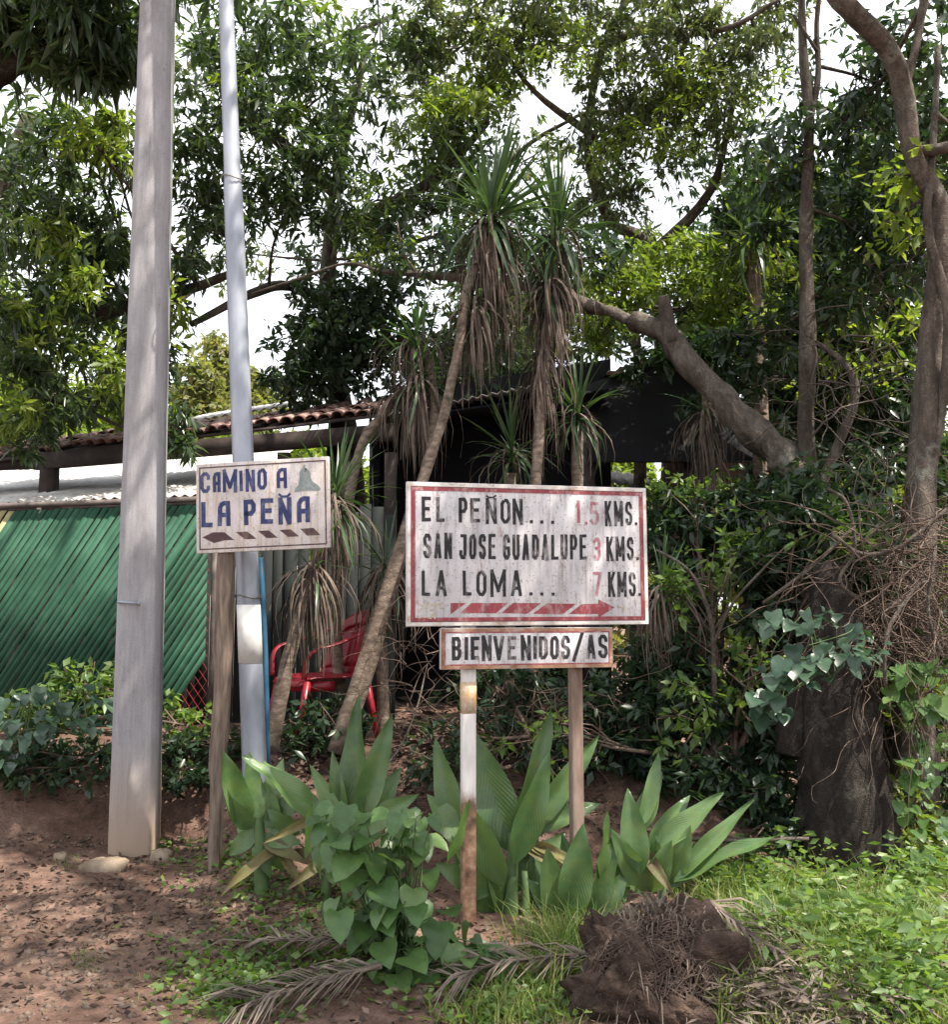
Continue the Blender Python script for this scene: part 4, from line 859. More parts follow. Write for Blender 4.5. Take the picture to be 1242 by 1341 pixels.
for q in ((480, 360, 12.5, 90, 70, 1, 46), (620, 330, 12.5, 90, 90, 1, 80), (600, 220, 12.4, 90, 80, 1, 76), (760, 330, 12.6, 80, 60, 1, 70), (540, 130, 12, 90, 70, 1, 60), (690, 220, 12.5, 60, 60, 1, 50), (440, 300, 12, 80, 40, 1, 26), (800, 250, 12.5, 60, 60, 1, 40), (300, 330, 12, 80, 60, 1, 34), (920, 210, 12.5, 60, 70, 1, 30), (700, 420, 12.5, 90, 50, 1, 80), (1040, 80, 12, 60, 70, 1, 34), (230, 120, 12, 60, 110, 1, 40), (860, 330, 12, 50, 30, .6, 24)):
    T.blob(*q, leaf=(.13, .34, 9), mat=m_fine if q[0] % 40 else m_darkleaf, hang=.4, twigs=7)
for q in ((640, 290, 8.6, 80, 70, .6, 34), (560, 330, 8.8, 50, 50, .5, 22), (720, 330, 8.8, 60, 70, .6, 30), (790, 330, 8.8, 40, 40, .5, 18)):
    T.blob(*q, leaf=(.12, .36, 8), mat=m_darkleaf, hang=.4, twigs=7)
T.done()
# small light green tree behind the log
T = Tree('young_tree', 'light green feathery young tree behind the broken leaning limb', 'tree', gp(830, 900, 10.8), m_bark)
T.plimb([(830, 900, 10.8), (840, 560, 10.8), (830, 400, 10.4)], [.07, .06, .04])
for q in ((810, 370, 9.2, 60, 40, .6, 60), (860, 350, 9.6, 70, 36, .7, 70), (940, 350, 9.8, 70, 36, .7, 60), (790, 430, 9.2, 40, 40, .5, 36), (930, 400, 9.8, 80, 40, .7, 60), (1000, 380, 9.8, 60, 40, .6, 40)):
    T.blob(*q, leaf=(.10, .34, 10), mat=m_mangoy, hang=.3)
T.done()
# broken leaning limb
T = Tree('leaning_tree', 'thick broken trunk leaning diagonally across the dark shelter, with a snapped stub', 'tree', gp(1050, 900, 7.6), m_barkp)
T.plimb([(1052, 640, 7.9), (1030, 600, 8.0), (985, 562, 8.1), (945, 520, 8.2), (900, 475, 8.3), (868, 435, 8.4), (826, 421, 8.5)], [.145, .135, .125, .115, .10, .09, .075], rough=.5, seed=12)
T.plimb([(880, 450, 8.35), (872, 415, 8.35), (868, 388, 8.3)], [.08, .065, .05], rough=.4, sub=3, seed=3)
T.plimb([(1052, 640, 7.9), (1062, 760, 7.7), (1070, 1000, 7.4)], [.12, .12, .13], rough=.35, seed=14)
T.plimb([(790, 405, 8.6), (735, 385, 8.6), (700, 345, 8.7)], [.05, .055, .035], rough=.4, seed=15).plimb([(826, 421, 8.5), (800, 408, 8.6), (740, 400, 8.7), (690, 372, 8.8)], [.05, .045, .04, .03], rough=.4, seed=16)
T.done()
# long horizontal branch left of the yucca
mb = MB(); mb.tube([P(*q) for q in ((500, 356, 8.9), (560, 360, 8.9), (620, 366, 8.8), (700, 378, 8.8), (760, 405, 8.6))], [.02, .035, .04, .045, .05], 8, True, 4, .4, 6)
mb.tube([P(*q) for q in ((330, 385, 9.3), (400, 362, 9.2), (455, 345, 9.1), (500, 356, 8.9))], [.008, .014, .015, .02], 8, True, 4, .4, 7)
mb.tube([P(*q) for q in ((545, 358, 8.9), (528, 330, 8.9), (520, 290, 8.9))], [.02, .012, .006], 6, True, 4)
mb.build('bare_branch', m_barkp, None, True, label='long bare horizontal branch caught behind the yucca heads', cat='branch')
# thin forked tree
T = Tree('forked_tree', 'thin straight tree forking high up, right of the leaning trunk', 'tree', gp(1060, 1000, 7.9), m_bark)
T.plimb([(1062, 1000, 7.9), (1060, 700, 7.9), (1056, 560, 7.9), (1058, 430, 7.8), (1056, 300, 7.8), (1060, 160, 7.7), (1052, 60, 7.7), (1050, -60, 7.6)], [.085, .08, .07, .06, .052, .045, .035, .025], seed=21, rough=.3)
T.plimb([(1060, 160, 7.7), (1072, 100, 7.7), (1070, 30, 7.7), (1080, -50, 7.6)], [.035, .025, .02, .015], seed=22).plimb([(1072, 70, 7.7), (1040, 20, 7.6)], [.015, .01], seed=23)
T.plimb([(1056, 440, 7.8), (1105, 475, 7.7), (1120, 520, 7.7), (1090, 600, 7.8), (1075, 640, 7.8)], [.015, .025, .035, .04, .04], seed=24).plimb([(1056, 190, 7.8), (1085, 196, 7.7)], [.02, .012], seed=25)
for q in ((1040, 180, 7.8, 50, 40, .5, 22), (1110, 170, 8, 50, 50, .6, 26), (1010, 250, 8.2, 60, 50, .6, 40), (1120, 300, 8.4, 60, 70, .6, 60), (1100, 400, 8.4, 60, 60, .6, 50), (1000, 440, 8.8, 60, 50, .6, 50), (1150, 110, 8, 40, 30, .4, 12)):
    T.blob(*q, leaf=(.13, .38, 8), mat=m_darkleaf, hang=.4)
T.done()
# twisted tree, right edge
T = Tree('twisted_tree', 'old twisted pale trunk with vines at the right edge', 'tree', gp(1200, 1050, 7.0), m_barkp)
T.plimb([(1196, 1060, 7.0), (1200, 850, 7.0), (1204, 700, 7.0), (1212, 560, 7.0), (1220, 430, 7.0), (1232, 330, 6.9), (1228, 270, 6.9), (1196, 200, 6.8), (1184, 120, 6.8), (1160, 60, 6.7), (1100, 0, 6.6), (1060, -60, 6.6)], [.15, .125, .11, .095, .085, .08, .075, .07, .07, .07, .075, .07], seed=31, rough=.35)
T.plimb([(1215, 640, 6.95), (1236, 520, 6.9), (1240, 400, 6.85), (1215, 300, 6.8), (1222, 200, 6.8), (1230, 60, 6.7)], [.035, .03, .03, .03, .025, .02], seed=32, rough=.4)
T.plimb([(1196, 200, 6.8), (1250, 190, 6.7), (1320, 150, 6.6)], [.04, .04, .03], seed=33).plimb([(1184, 120, 6.8), (1200, 60, 6.8), (1215, -30, 6.8)], [.04, .03, .03], seed=34)
for q in ((1200, 60, 7.6, 70, 90, .7, 60), (1230, 200, 7.6, 50, 70, .6, 40), (1160, 250, 8.0, 60, 60, .6, 42), (1200, 330, 8.0, 60, 60, .6, 42), (1140, 140, 8.2, 50, 30, .4, 16)):
    T.blob(*q, leaf=(.13, .38, 8), mat=m_darkleaf, hang=.4)
for q in ((1190, 230, 6.9, 40, 40, .3, 10), (1160, 290, 7.3, 40, 40, .3, 10)):
    T.blob(*q, leaf=(.12, .5, 6), mat=m_bright, hang=.3, twigs=2)
T.done()
# dense dark trees behind on the right
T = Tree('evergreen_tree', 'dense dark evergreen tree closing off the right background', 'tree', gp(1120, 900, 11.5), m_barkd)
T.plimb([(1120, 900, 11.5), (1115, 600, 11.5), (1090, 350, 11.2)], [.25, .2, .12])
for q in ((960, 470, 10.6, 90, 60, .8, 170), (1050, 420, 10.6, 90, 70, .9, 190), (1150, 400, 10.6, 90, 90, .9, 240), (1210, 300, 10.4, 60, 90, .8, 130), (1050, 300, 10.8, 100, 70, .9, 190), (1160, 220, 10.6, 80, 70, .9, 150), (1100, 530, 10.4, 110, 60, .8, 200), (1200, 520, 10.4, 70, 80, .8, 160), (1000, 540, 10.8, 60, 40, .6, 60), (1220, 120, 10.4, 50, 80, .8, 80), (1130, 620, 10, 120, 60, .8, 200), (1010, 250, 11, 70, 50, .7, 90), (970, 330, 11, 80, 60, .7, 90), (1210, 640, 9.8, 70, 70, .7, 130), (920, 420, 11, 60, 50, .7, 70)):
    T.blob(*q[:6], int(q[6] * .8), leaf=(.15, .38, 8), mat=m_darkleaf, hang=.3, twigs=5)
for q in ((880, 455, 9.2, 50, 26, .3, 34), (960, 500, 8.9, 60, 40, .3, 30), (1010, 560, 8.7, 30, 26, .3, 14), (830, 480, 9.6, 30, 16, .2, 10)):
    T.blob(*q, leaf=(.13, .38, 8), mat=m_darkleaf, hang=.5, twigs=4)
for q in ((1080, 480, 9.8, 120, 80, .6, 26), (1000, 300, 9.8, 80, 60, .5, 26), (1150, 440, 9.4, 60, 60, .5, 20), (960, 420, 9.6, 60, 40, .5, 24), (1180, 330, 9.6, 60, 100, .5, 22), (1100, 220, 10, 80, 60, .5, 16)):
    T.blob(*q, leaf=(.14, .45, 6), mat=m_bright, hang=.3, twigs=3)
T.done()
# background sunlit shrubs and trees beyond the clearing
def bgtree(label, px, Y, top, w, mat, n, leaf, name='background_tree', bot=640, bark=m_bark):
    T = Tree(name, label, 'tree', gp(px, 780, Y), bark, 'trees beyond the yard')
    T.plimb([(px, 800, Y), (px + 5, (top + bot) / 2, Y)], [.18, .1]); hh = bot - top
    for i in range(6):
        T.blob(px + rng.uniform(-.55, .55) * w, top + hh * (.18 + .13 * i), Y + rng.uniform(-1, 1), w * rng.uniform(.45, .7), hh * rng.uniform(.16, .26), w * Y / K * .6, n // 6, leaf=leaf, mat=mat, hang=.2, twigs=3)
    T.done()
bgtree('pale yellowish tree far off between the two poles', 268, 32, 455, 46, m_pale, 900, (.28, .5, 7), bot=640)
bgtree('pale green rounded tree far off right of the steel post', 350, 38, 480, 60, m_pale, 900, (.3, .5, 7), bot=640)
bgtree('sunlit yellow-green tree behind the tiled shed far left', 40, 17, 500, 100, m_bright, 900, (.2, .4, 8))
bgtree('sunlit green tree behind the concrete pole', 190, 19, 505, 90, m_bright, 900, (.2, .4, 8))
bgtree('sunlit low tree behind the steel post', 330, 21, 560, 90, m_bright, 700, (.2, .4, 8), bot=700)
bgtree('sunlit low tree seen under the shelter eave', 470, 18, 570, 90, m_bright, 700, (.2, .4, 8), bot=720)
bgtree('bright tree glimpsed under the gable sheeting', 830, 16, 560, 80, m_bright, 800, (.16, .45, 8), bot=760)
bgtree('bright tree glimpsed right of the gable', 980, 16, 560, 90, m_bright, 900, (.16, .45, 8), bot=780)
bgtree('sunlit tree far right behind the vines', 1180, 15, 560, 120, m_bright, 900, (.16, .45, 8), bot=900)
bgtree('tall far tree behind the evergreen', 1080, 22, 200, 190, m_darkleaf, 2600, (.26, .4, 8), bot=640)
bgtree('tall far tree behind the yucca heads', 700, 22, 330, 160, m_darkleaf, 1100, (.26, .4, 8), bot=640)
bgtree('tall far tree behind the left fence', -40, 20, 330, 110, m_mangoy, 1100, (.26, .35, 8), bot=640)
# far wood closing the horizon
pts = []
for a in np.linspace(R(-75), R(75), 260):
    for k in range(9):
        r_ = rng.uniform(42, 60); pts.append((r_ * math.sin(a) + rng.normal(0, 1), r_ * math.cos(a), rng.uniform(-.5, 6.0 + 1.5 * math.sin(a * 9))))
V, F = clusters(np.array(pts), 12, 1.1, .5, 1.2, .1, .1)
link('far_woodland', fast_mesh('far_woodland', V, F), m_pale, kind='stuff', label='far belt of trees closing the horizon')
# overhead canopy tree beside the road, outside the frame on the right: shades the signs
T = Tree('roadside_tree', 'big spreading roadside tree outside the frame on the right', 'tree', (7.4, 1.4, H(7.4, 1.4)), m_bark)
T.limb([(7.4, 1.4, -.3), (7.3, 1.4, 2.5), (6.9, 1.2, 4.8), (5.4, .8, 6.6), (3.8, 1.6, 7.8)], [.4, .33, .28, .2, .14]).limb([(6.9, 1.2, 4.8), (7.6, 3.4, 6.4), (6.4, 5.4, 7.6), (4.6, 5.6, 8.2)], [.22, .16, .12, .08], seed=6).limb([(3.8, 1.6, 7.8), (2.4, 3.6, 8.6), (.6, 5.2, 9.5)], [.12, .09, .05], seed=3)
for c_, a_, n in CANOPY:
    T.blob(0, 0, 0, 0, 0, 0, n, leaf=(.19, .3, 8), mat=m_mango, hang=.4, twigs=8, world=(c_, a_))
T.done()
# ------------------------------------------------------------------ yuccas
def strap(L, w, arch, fold=.25, seg=5, mat=m_yleaf, name='leaf', twist=0):
    V = []
    for i in range(seg + 1):
        s_ = i / seg; ww = w * (min(1, .55 + s_ * 2.2) if s_ < .3 else 1) * (1 - max(0, (s_ - .45) / .55) ** 1.6) * .5 + .0008; y = L * (s_ - .22 * arch * s_ ** 3); z = -arch * L * s_ ** 2.4 * .75; tw = twist * s_
        V += [(-ww * math.cos(tw), y, z + fold * ww - ww * math.sin(tw)), (0, y, z), (ww * math.cos(tw), y, z + fold * ww + ww * math.sin(tw))]
    F = []
    for i in range(seg):
        for j in range(2): F.append((i * 3 + j, i * 3 + j + 1, i * 3 + j + 4, i * 3 + j + 3))
    me = fast_mesh(name, np.array(V), np.array(F), True); me.materials.append(mat); return me
yl = [strap(.62, .030, a, twist=t_) for a, t_ in ((.02, .2), (.12, -.3), (.3, .3), (.55, -.2), (.9, .3))]
ylb = [strap(.5, .034, a, mat=m_yleafb) for a in (.02, .1, .3)]
def aim(d, roll=0):
    y = Vector(d).normalized(); up = Vector((0, 0, 1)) if abs(y.z) < .97 else Vector((random.uniform(-1, 1), random.uniform(-1, 1), .1)); x = y.cross(up).normalized(); z = x.cross(y)
    M = Matrix((x, y, z)).transposed(); return (Matrix.Rotation(roll, 3, y) @ M).to_4x4()
def yucca(label, trunk, rad, heads, dead=True, bark=m_yucca_bark):
    """trunk: polylines in picture coordinates; heads: (px,py,Y,leaf length,count,green kind,dead skirt length,dead count,upness)"""
    base = gp(trunk[0][0][0], 0, trunk[0][0][2]); t_ = thing('yucca', label, 'yucca', base, 'yuccas behind the signs'); mb = MB()
    for i, tr in enumerate(trunk): mb.tube([P(*q) for q in tr], rad[i], 9, True, 6, .38, 40 + i)
    mb.build('trunk', bark, t_, True)
    dm = MB()
    for (px, py, Y, L, n, kind, dl, dn, upn) in heads:
        c = P(px, py, Y); ms = ylb if kind == 'b' else yl
        lean = (random.uniform(-.28, .28), random.uniform(-.2, .2), random.uniform(-.05, .1))
        for i in range(n):
            if random.random() < .12: continue
            f = (i + .5) / n; el = R(85) - (R(85) + upn) * f ** 1.1 + random.uniform(-.18, .18); az = i * 2.39996 + random.uniform(-.3, .3)
            d = (math.cos(az) * math.cos(el) + lean[0], math.sin(az) * math.cos(el) + lean[1], math.sin(el) + lean[2]); k = min(len(ms) - 1, int(f * len(ms) * .9 + random.uniform(-.3, .8)))
            o = bpy.data.objects.new('leaf', ms[max(0, k)]); C.objects.link(o); o.parent = t_
            s_ = L / (.62 if kind != 'b' else .5) * random.uniform(.55, 1.15)
            o.matrix_local = Matrix.Translation(Vector(c) - t_.location + Vector((0, 0, random.uniform(-.08, .05) - .12 * f))) @ aim(d, random.uniform(-.4, .4)) @ Matrix.Diagonal((s_ * random.uniform(.75, 1.1), s_, s_, 1))
        for i in range(int(dn * 1.8)):
            az = random.uniform(0, 2 * math.pi); z0 = -random.uniform(0, dl * .45); r0 = .05; ll = min(dl - 0, random.uniform(.35, .62)); out = random.uniform(.02, .15) * (1 + (z0 > -.15) * 1.2); w = random.uniform(.006, .013)
            pth = []
            for s_ in np.linspace(0, 1, 6):
                rr = r0 + out * math.sin(s_ * math.pi * .62) ; pth.append(c + np.array((rr * math.cos(az + .3 * s_), rr * math.sin(az + .3 * s_), z0 - ll * s_ ** 1.25 + .03 * math.sin(s_ * 3))))
            side = np.array((-math.sin(az), math.cos(az), random.uniform(-.2, .2))); V = []
            for j, p_ in enumerate(pth):
                ww = w * (1 - (j / 5) ** 2 * .85) * random.uniform(.7, 1.1); nn_ = np.array((math.cos(az), math.sin(az), 0)) * ww * .5; V += [p_ - side * ww, p_ + nn_, p_ + side * ww]
            F = [(j * 3 + k, j * 3 + k + 1, j * 3 + k + 4, j * 3 + k + 3) for j in range(5) for k in range(2)]; dm.add(V, F)
    if dm.V: dm.build('dead_leaves', m_dead, t_, True, kind='stuff')
    return t_
yucca('tallest yucca, pale trunk leaning up from the red chair to a big spiky head', [[(440, 985, 6.95), (478, 860, 6.95), (522, 725, 7.0), (552, 635, 7.05), (580, 545, 7.1), (600, 460, 7.15), (612, 380, 7.2), (640, 300, 7.25)]], [[.054, .046, .043, .040, .036, .034, .034, .045]],
      [(645, 275, 7.25, .70, 120, 'g', 1.0, 90, .95), (650, 330, 7.25, .6, 34, 'g', .75, 30, 1.1), (628, 385, 7.22, .5, 14, 'g', .6, 34, 1.2)])
yucca('yucca with a small fresh bright green head above a straw skirt', [[(452, 975, 7.15), (494, 840, 7.15), (536, 690, 7.2), (562, 600, 7.3), (568, 520, 7.4), (553, 440, 7.4)]], [[.048, .044, .042, .038, .032, .028]],
      [(546, 430, 7.4, .34, 42, 'b', .4, 26, .3), (552, 480, 7.4, .52, 44, 'g', .75, 40, 1.0)])
yucca('short-stemmed yucca slanting down-left from the shelter eave', [[(455, 985, 7.7), (440, 800, 7.7), (466, 610, 7.7), (497, 548, 7.7), (528, 508, 7.7)]], [[.05, .045, .036, .036, .034]], [(535, 492, 7.7, .45, 16, 'g', .5, 30, .8)])
yucca('second tallest yucca, with a long reddish skirt of dead leaves', [[(700, 985, 7.2), (703, 800, 7.2), (702, 640, 7.2), (712, 500, 7.3), (720, 400, 7.4), (728, 330, 7.4)]], [[.05, .045, .036, .036, .036, .036]],
      [(732, 292, 7.4, .62, 84, 'g', .5, 16, .9), (726, 330, 7.4, .5, 34, 'g', .6, 26, 1.1), (722, 360, 7.35, .42, 26, 'g', 1.05, 60, 1.0), (712, 455, 7.3, .4, 0, 'g', .8, 34, 1.3)])
yucca('bushy green yucca above the right half of the big sign', [[(752, 985, 7.4), (752, 800, 7.4), (756, 650, 7.4), (757, 560, 7.4)]], [[.05, .045, .04, .04]], [(757, 530, 7.4, .48, 84, 'g', .4, 20, .9)])
yucca('shaded dark yucca above the middle of the big sign', [[(665, 985, 7.8), (668, 800, 7.8), (670, 620, 7.8)]], [[.045, .04, .04]], [(670, 580, 7.8, .52, 56, 'g', .4, 12, .7)])
yucca('drooping yucca squeezed between the two signs', [[(356, 985, 6.85), (372, 890, 6.85), (396, 800, 6.9), (420, 720, 6.95), (438, 655, 7.0)]], [[.055, .05, .042, .04, .045]],
      [(440, 640, 7.0, .52, 74, 'g', .7, 46, 1.05), (412, 735, 6.95, .5, 34, 'g', .55, 46, 1.25)])
yucca('yucca seen edge-on right of the leaning trunks beside the big sign', [[(505, 985, 7.5), (500, 850, 7.5), (505, 760, 7.5)]], [[.05, .045, .04]], [(507, 735, 7.5, .5, 46, 'g', .6, 46, 1.2)])
yucca('dried yucca skirt hanging beside the dark pillar under the leaning trunk', [[(925, 985, 8.7), (932, 760, 8.7), (930, 600, 8.7), (925, 510, 8.7)]], [[.05, .04, .04, .04]], [(925, 530, 8.7, .5, 24, 'g', 1.0, 60, .9)])
yucca('dark yucca silhouetted high against the sky right of centre', [[(1000, 985, 9.4), (1000, 700, 9.4), (992, 450, 9.4), (985, 320, 9.4)]], [[.09, .08, .07, .06]], [(985, 300, 9.4, .78, 72, 'g', .5, 20, .5)])
yucca('small dark fan-leaved yucca low beside the right edge of the big sign', [[(868, 985, 6.9), (868, 850, 6.9), (868, 780, 6.9)]], [[.04, .035, .03]], [(868, 760, 6.9, .42, 50, 'g', .5, 30, .7)])

# ------------------------------------------------------------------ broad-leaved plants
def broad(L, w, bend, fold, wave, seed, name='leaf', mat=None, seg=12, wid=3, tipp=1.0):
    """lance-shaped leaf along +Y, face +Z"""
    rr = np.random.default_rng(seed); ph = rr.uniform(0, 6, 4); V = []; UV = []
    for i in range(seg + 1):
        s_ = i / seg; ww = w * .5 * (math.sin(math.pi * min(1, s_ * .98 + .02) ** .72) ** .85 * .97 + .03) if s_ < .985 else w * .01
        if s_ < .12: ww *= .35 + s_ / .12 * .65
        y = L * (s_ - .12 * bend * s_ ** 3); z = -bend * L * s_ ** 2.3 * .6
        for j in range(-wid, wid + 1):
            a = j / wid; x = ww * a; zz = z + fold * abs(x) + wave * w * math.sin(s_ * 11 + ph[0] + (a > 0) * 2) * a * a * .35
            V.append((x, y, zz)); UV.append((s_ * 1.0 + abs(a) * .35, a))
    k = 2 * wid + 1; F = [(i * k + j, i * k + j + 1, (i + 1) * k + j + 1, (i + 1) * k + j) for i in range(seg) for j in range(k - 1)]
    me = fast_mesh(name, np.array(V), np.array(F), True); uv = me.uv_layers.new(name='UVMap')
    li = np.zeros(len(me.loops), np.int32); me.loops.foreach_get('vertex_index', li); U = np.array(UV)[li]
    # pleats run from midrib outward
    uv.data.foreach_set('uv', U.ravel().astype(np.float32)); me.materials.append(mat or m_big); return me
blm = {}
def blade(parent, b, tip, wpx, bend, face, mat, Yb, Yt, seed, name='leaf', lab=None):
    B_ = P(b[0], b[1], Yb); T_ = P(tip[0], tip[1], Yt); d = T_ - B_; L0 = np.linalg.norm(d); L = L0 * (1 + .06 * abs(bend))
    key = (round(bend, 1), mat.name, seed % 3)
    if key not in blm: blm[key] = broad(1.0, .22, bend, .42, .32, seed, mat=mat)
    me = blm[key]; w = wpx * random.uniform(.66, .84) * (Yb + Yt) / 2 / K; o = bpy.data.objects.new(name, me); C.objects.link(o); o.parent = parent
    # lay local frame so that base->tip of the bent leaf hits d
    tipl = Vector((0, 1 - .12 * bend, -bend * .6)); tl = tipl.length; y = Vector(d).normalized(); nrm = Vector(face); nrm = (nrm - y * nrm.dot(y)).normalized(); x = y.cross(nrm).normalized()
    Mw = Matrix((x, y, nrm)).transposed(); ang_ = math.atan2(-tipl.z, tipl.y); Ml = Matrix.Rotation(ang_, 3, 'X'); s_ = L0 / tl
    o.matrix_local = Matrix.Translation(Vector(B_) - parent.location) @ (Mw @ Ml).to_4x4() @ Matrix.Diagonal((w / .22, s_, s_, 1))
    if lab: o['label'] = lab
    return o
def stalk(parent, pts, r): mb = MB(); mb.tube([P(*q) for q in pts], r, 8, True, 4, .1); return mb.build('stem', m_stalk, parent, True)
def bplant(name, label, px, Y, stalks, blades):
    t_ = thing(name, label, 'plant', gp(px, 0, Y), 'broad-leaved plants at the foot of the signs')
    for s_, r in stalks: stalk(t_, s_, r)
    for i, q in enumerate(blades):
        (bx, by, tx, ty, w) = q[:5]; bend = q[5] if len(q) > 5 else .2; yb = q[6] if len(q) > 6 else Y; yt = q[7] if len(q) > 7 else Y + random.uniform(-.12, .12); face = q[8] if len(q) > 8 else (random.uniform(-.5, .5), -1, random.uniform(.25, .8)); mt = q[9] if len(q) > 9 else m_big
        blade(t_, (bx, by), (tx, ty), w, bend, face, mt, yb, yt, i)
    for k in range(4):
        b_ = blades[random.randrange(len(blades))]; blade(t_, (b_[0] + random.uniform(-10, 10), b_[1] + 20), (b_[0] + random.choice((-1, 1)) * random.uniform(40, 80), b_[1] + random.uniform(50, 95)), random.uniform(16, 26), .6, (random.uniform(-.6, .6), -1, .4), m_old, Y, Y - random.uniform(.05, .2), 40 + k, lab='withered brown drooping leaf')
    return t_
m_old = M_leaf('withered_broad_leaf', [(.13, .09, .04), (.17, .13, .06), (.10, .07, .045)], .2, .7, veins=5)
bplant('ginger_plant', 'broad-leaved ginger plant left of the group, leaning over the wooden post foot', 345, 5.75,
  [([(343, 1200, 5.75), (342, 1120, 5.75), (338, 1070, 5.75)], [.045, .04, .025])],
  [(322, 1085, 291, 982, 44, .1), (338, 1080, 326, 984, 40, .0, 5.75, 5.8), (345, 1085, 372, 992, 42, .2, 5.75, 5.9), (430, 1088, 318, 990, 52, .25, 5.65, 5.6, (.1, -.6, 1.0)), (420, 1075, 345, 996, 40, .1, 5.7, 5.8, (0, -.5, 1), m_bigl), (350, 1080, 402, 1035, 40, .3), (335, 1090, 300, 1120, 30, .4), (340, 1100, 310, 1085, 24, .4), (350, 1095, 395, 1105, 36, .5), (345, 1090, 372, 1140, 32, .6), (330, 1085, 296, 1040, 36, .3), (360, 1090, 352, 1030, 40, .1), (335, 1100, 355, 1150, 26, .5), (392, 1092, 350, 1060, 34, .3)])
bplant('ginger_plant', 'broad-leaved ginger plant with two tall upright leaves in front of the yucca trunks', 455, 5.6,
  [([(455, 1190, 5.6), (456, 1110, 5.6), (462, 1060, 5.6)], [.03, .026, .018]), ([(430, 1180, 5.6), (425, 1080, 5.6)], [.02, .015])],
  [(462, 1098, 468, 912, 48, .05, 5.6, 5.65, (-.3, -1, .25)), (468, 1080, 514, 934, 50, .1, 5.55, 5.6, (.25, -1, .3)), (450, 1085, 435, 982, 26, .05), (420, 1045, 422, 1150, 40, .15, 5.5, 5.45, (-.7, -1, .2)), (410, 1050, 400, 1125, 26, .2, 5.5, 5.45, (.8, -1, .2), m_bigl), (465, 1090, 548, 1040, 46, .3), (450, 1095, 405, 1000, 34, .35), (470, 1110, 525, 1005, 44, .2, 5.75, 5.85), (455, 1115, 505, 1130, 40, .4), (440, 1110, 395, 1085, 34, .4), (460, 1120, 420, 1170, 34, .5), (445, 1090, 385, 1020, 36, .4, 5.7, 5.8), (500, 1110, 560, 1085, 40, .3)])
bplant('ginger_plant', 'largest ginger plant, its leaves fanning up behind the white front post', 668, 5.6,
  [([(668, 1240, 5.5), (670, 1160, 5.55), (672, 1090, 5.6)], [.045, .038, .022]), ([(690, 1230, 5.5), (688, 1140, 5.55)], [.03, .02])],
  [(674, 1118, 618, 956, 66, .12, 5.6, 5.75, (-.2, -1, .35)), (672, 1110, 723, 925, 44, .08, 5.6, 5.7, (.5, -1, .4)), (674, 1130, 720, 985, 50, .1, 5.5, 5.5, (.3, -1, .4)), (690, 1090, 784, 962, 38, .15, 5.65, 5.8, (.6, -.8, .7)), (660, 1160, 606, 1040, 52, .15, 5.45, 5.45, (-.5, -1, .5)), (655, 1200, 592, 1095, 50, .3, 5.55, 5.5), (600, 1085, 572, 968, 40, .15, 5.65, 5.75, (-.4, -1, .3)), (610, 1110, 560, 1040, 44, .3, 5.6, 5.7), (585, 1130, 615, 1046, 20, .1, 5.22, 5.2, (.9, -1, .1), m_bigl), (700, 1085, 788, 1052, 36, .25, 5.7, 5.8), (680, 1165, 740, 1090, 46, .4), (690, 1170, 700, 1075, 40, .2), (665, 1205, 640, 1120, 44, .3), (655, 1210, 615, 1180, 40, .5), (690, 1210, 722, 1130, 42, .3), (650, 1140, 596, 1020, 46, .2, 5.7, 5.8), (690, 1100, 760, 1010, 34, .2, 5.75, 5.9), (640, 1170, 570, 1130, 44, .4, 5.5, 5.4)])
bplant('ginger_plant', 'low ginger plant with a broad upright pale leaf between the two post feet', 752, 5.35,
  [([(752, 1230, 5.35), (752, 1170, 5.35)], [.03, .02])],
  [(748, 1205, 764, 1078, 58, .05, 5.3, 5.3, (-.1, -1, .3)), (728, 1205, 716, 1108, 44, .1), (785, 1150, 797, 1062, 28, .05, 5.35, 5.4, (1, -1, .2), m_bigl), (775, 1200, 806, 1085, 40, .1), (760, 1205, 735, 1090, 44, .15, 5.5, 5.6), (770, 1205, 822, 1140, 40, .3), (730, 1210, 690, 1150, 36, .4), (790, 1200, 830, 1110, 44, .2, 5.45, 5.5), (745, 1205, 700, 1110, 40, .3, 5.5, 5.6)])
bplant('ginger_plant', 'ginger plant spreading long leaves to the right above the root mound', 870, 5.5,
  [([(868, 1215, 5.5), (868, 1150, 5.5)], [.03, .02])],
  [(838, 1145, 822, 1032, 50, .05, 5.4, 5.45, (-.2, -1, .3)), (842, 1090, 863, 984, 30, .1, 5.6, 5.7), (832, 1085, 868, 1010, 30, .1, 5.6, 5.7), (862, 1112, 948, 1038, 34, .12, 5.5, 5.5, (.3, -.7, .9)), (884, 1155, 988, 1046, 32, .08, 5.45, 5.5, (-.3, -1, .7)), (884, 1155, 1024, 1094, 36, .12, 5.45, 5.4, (0, -.5, 1)), (866, 1165, 858, 1095, 40, .1), (850, 1170, 800, 1085, 40, .3), (880, 1160, 905, 1080, 34, .2), (862, 1165, 832, 1110, 40, .3), (870, 1160, 930, 1110, 32, .35), (845, 1170, 880, 1100, 42, .2), (850, 1110, 905, 1040, 28, .2, 5.6, 5.7)])
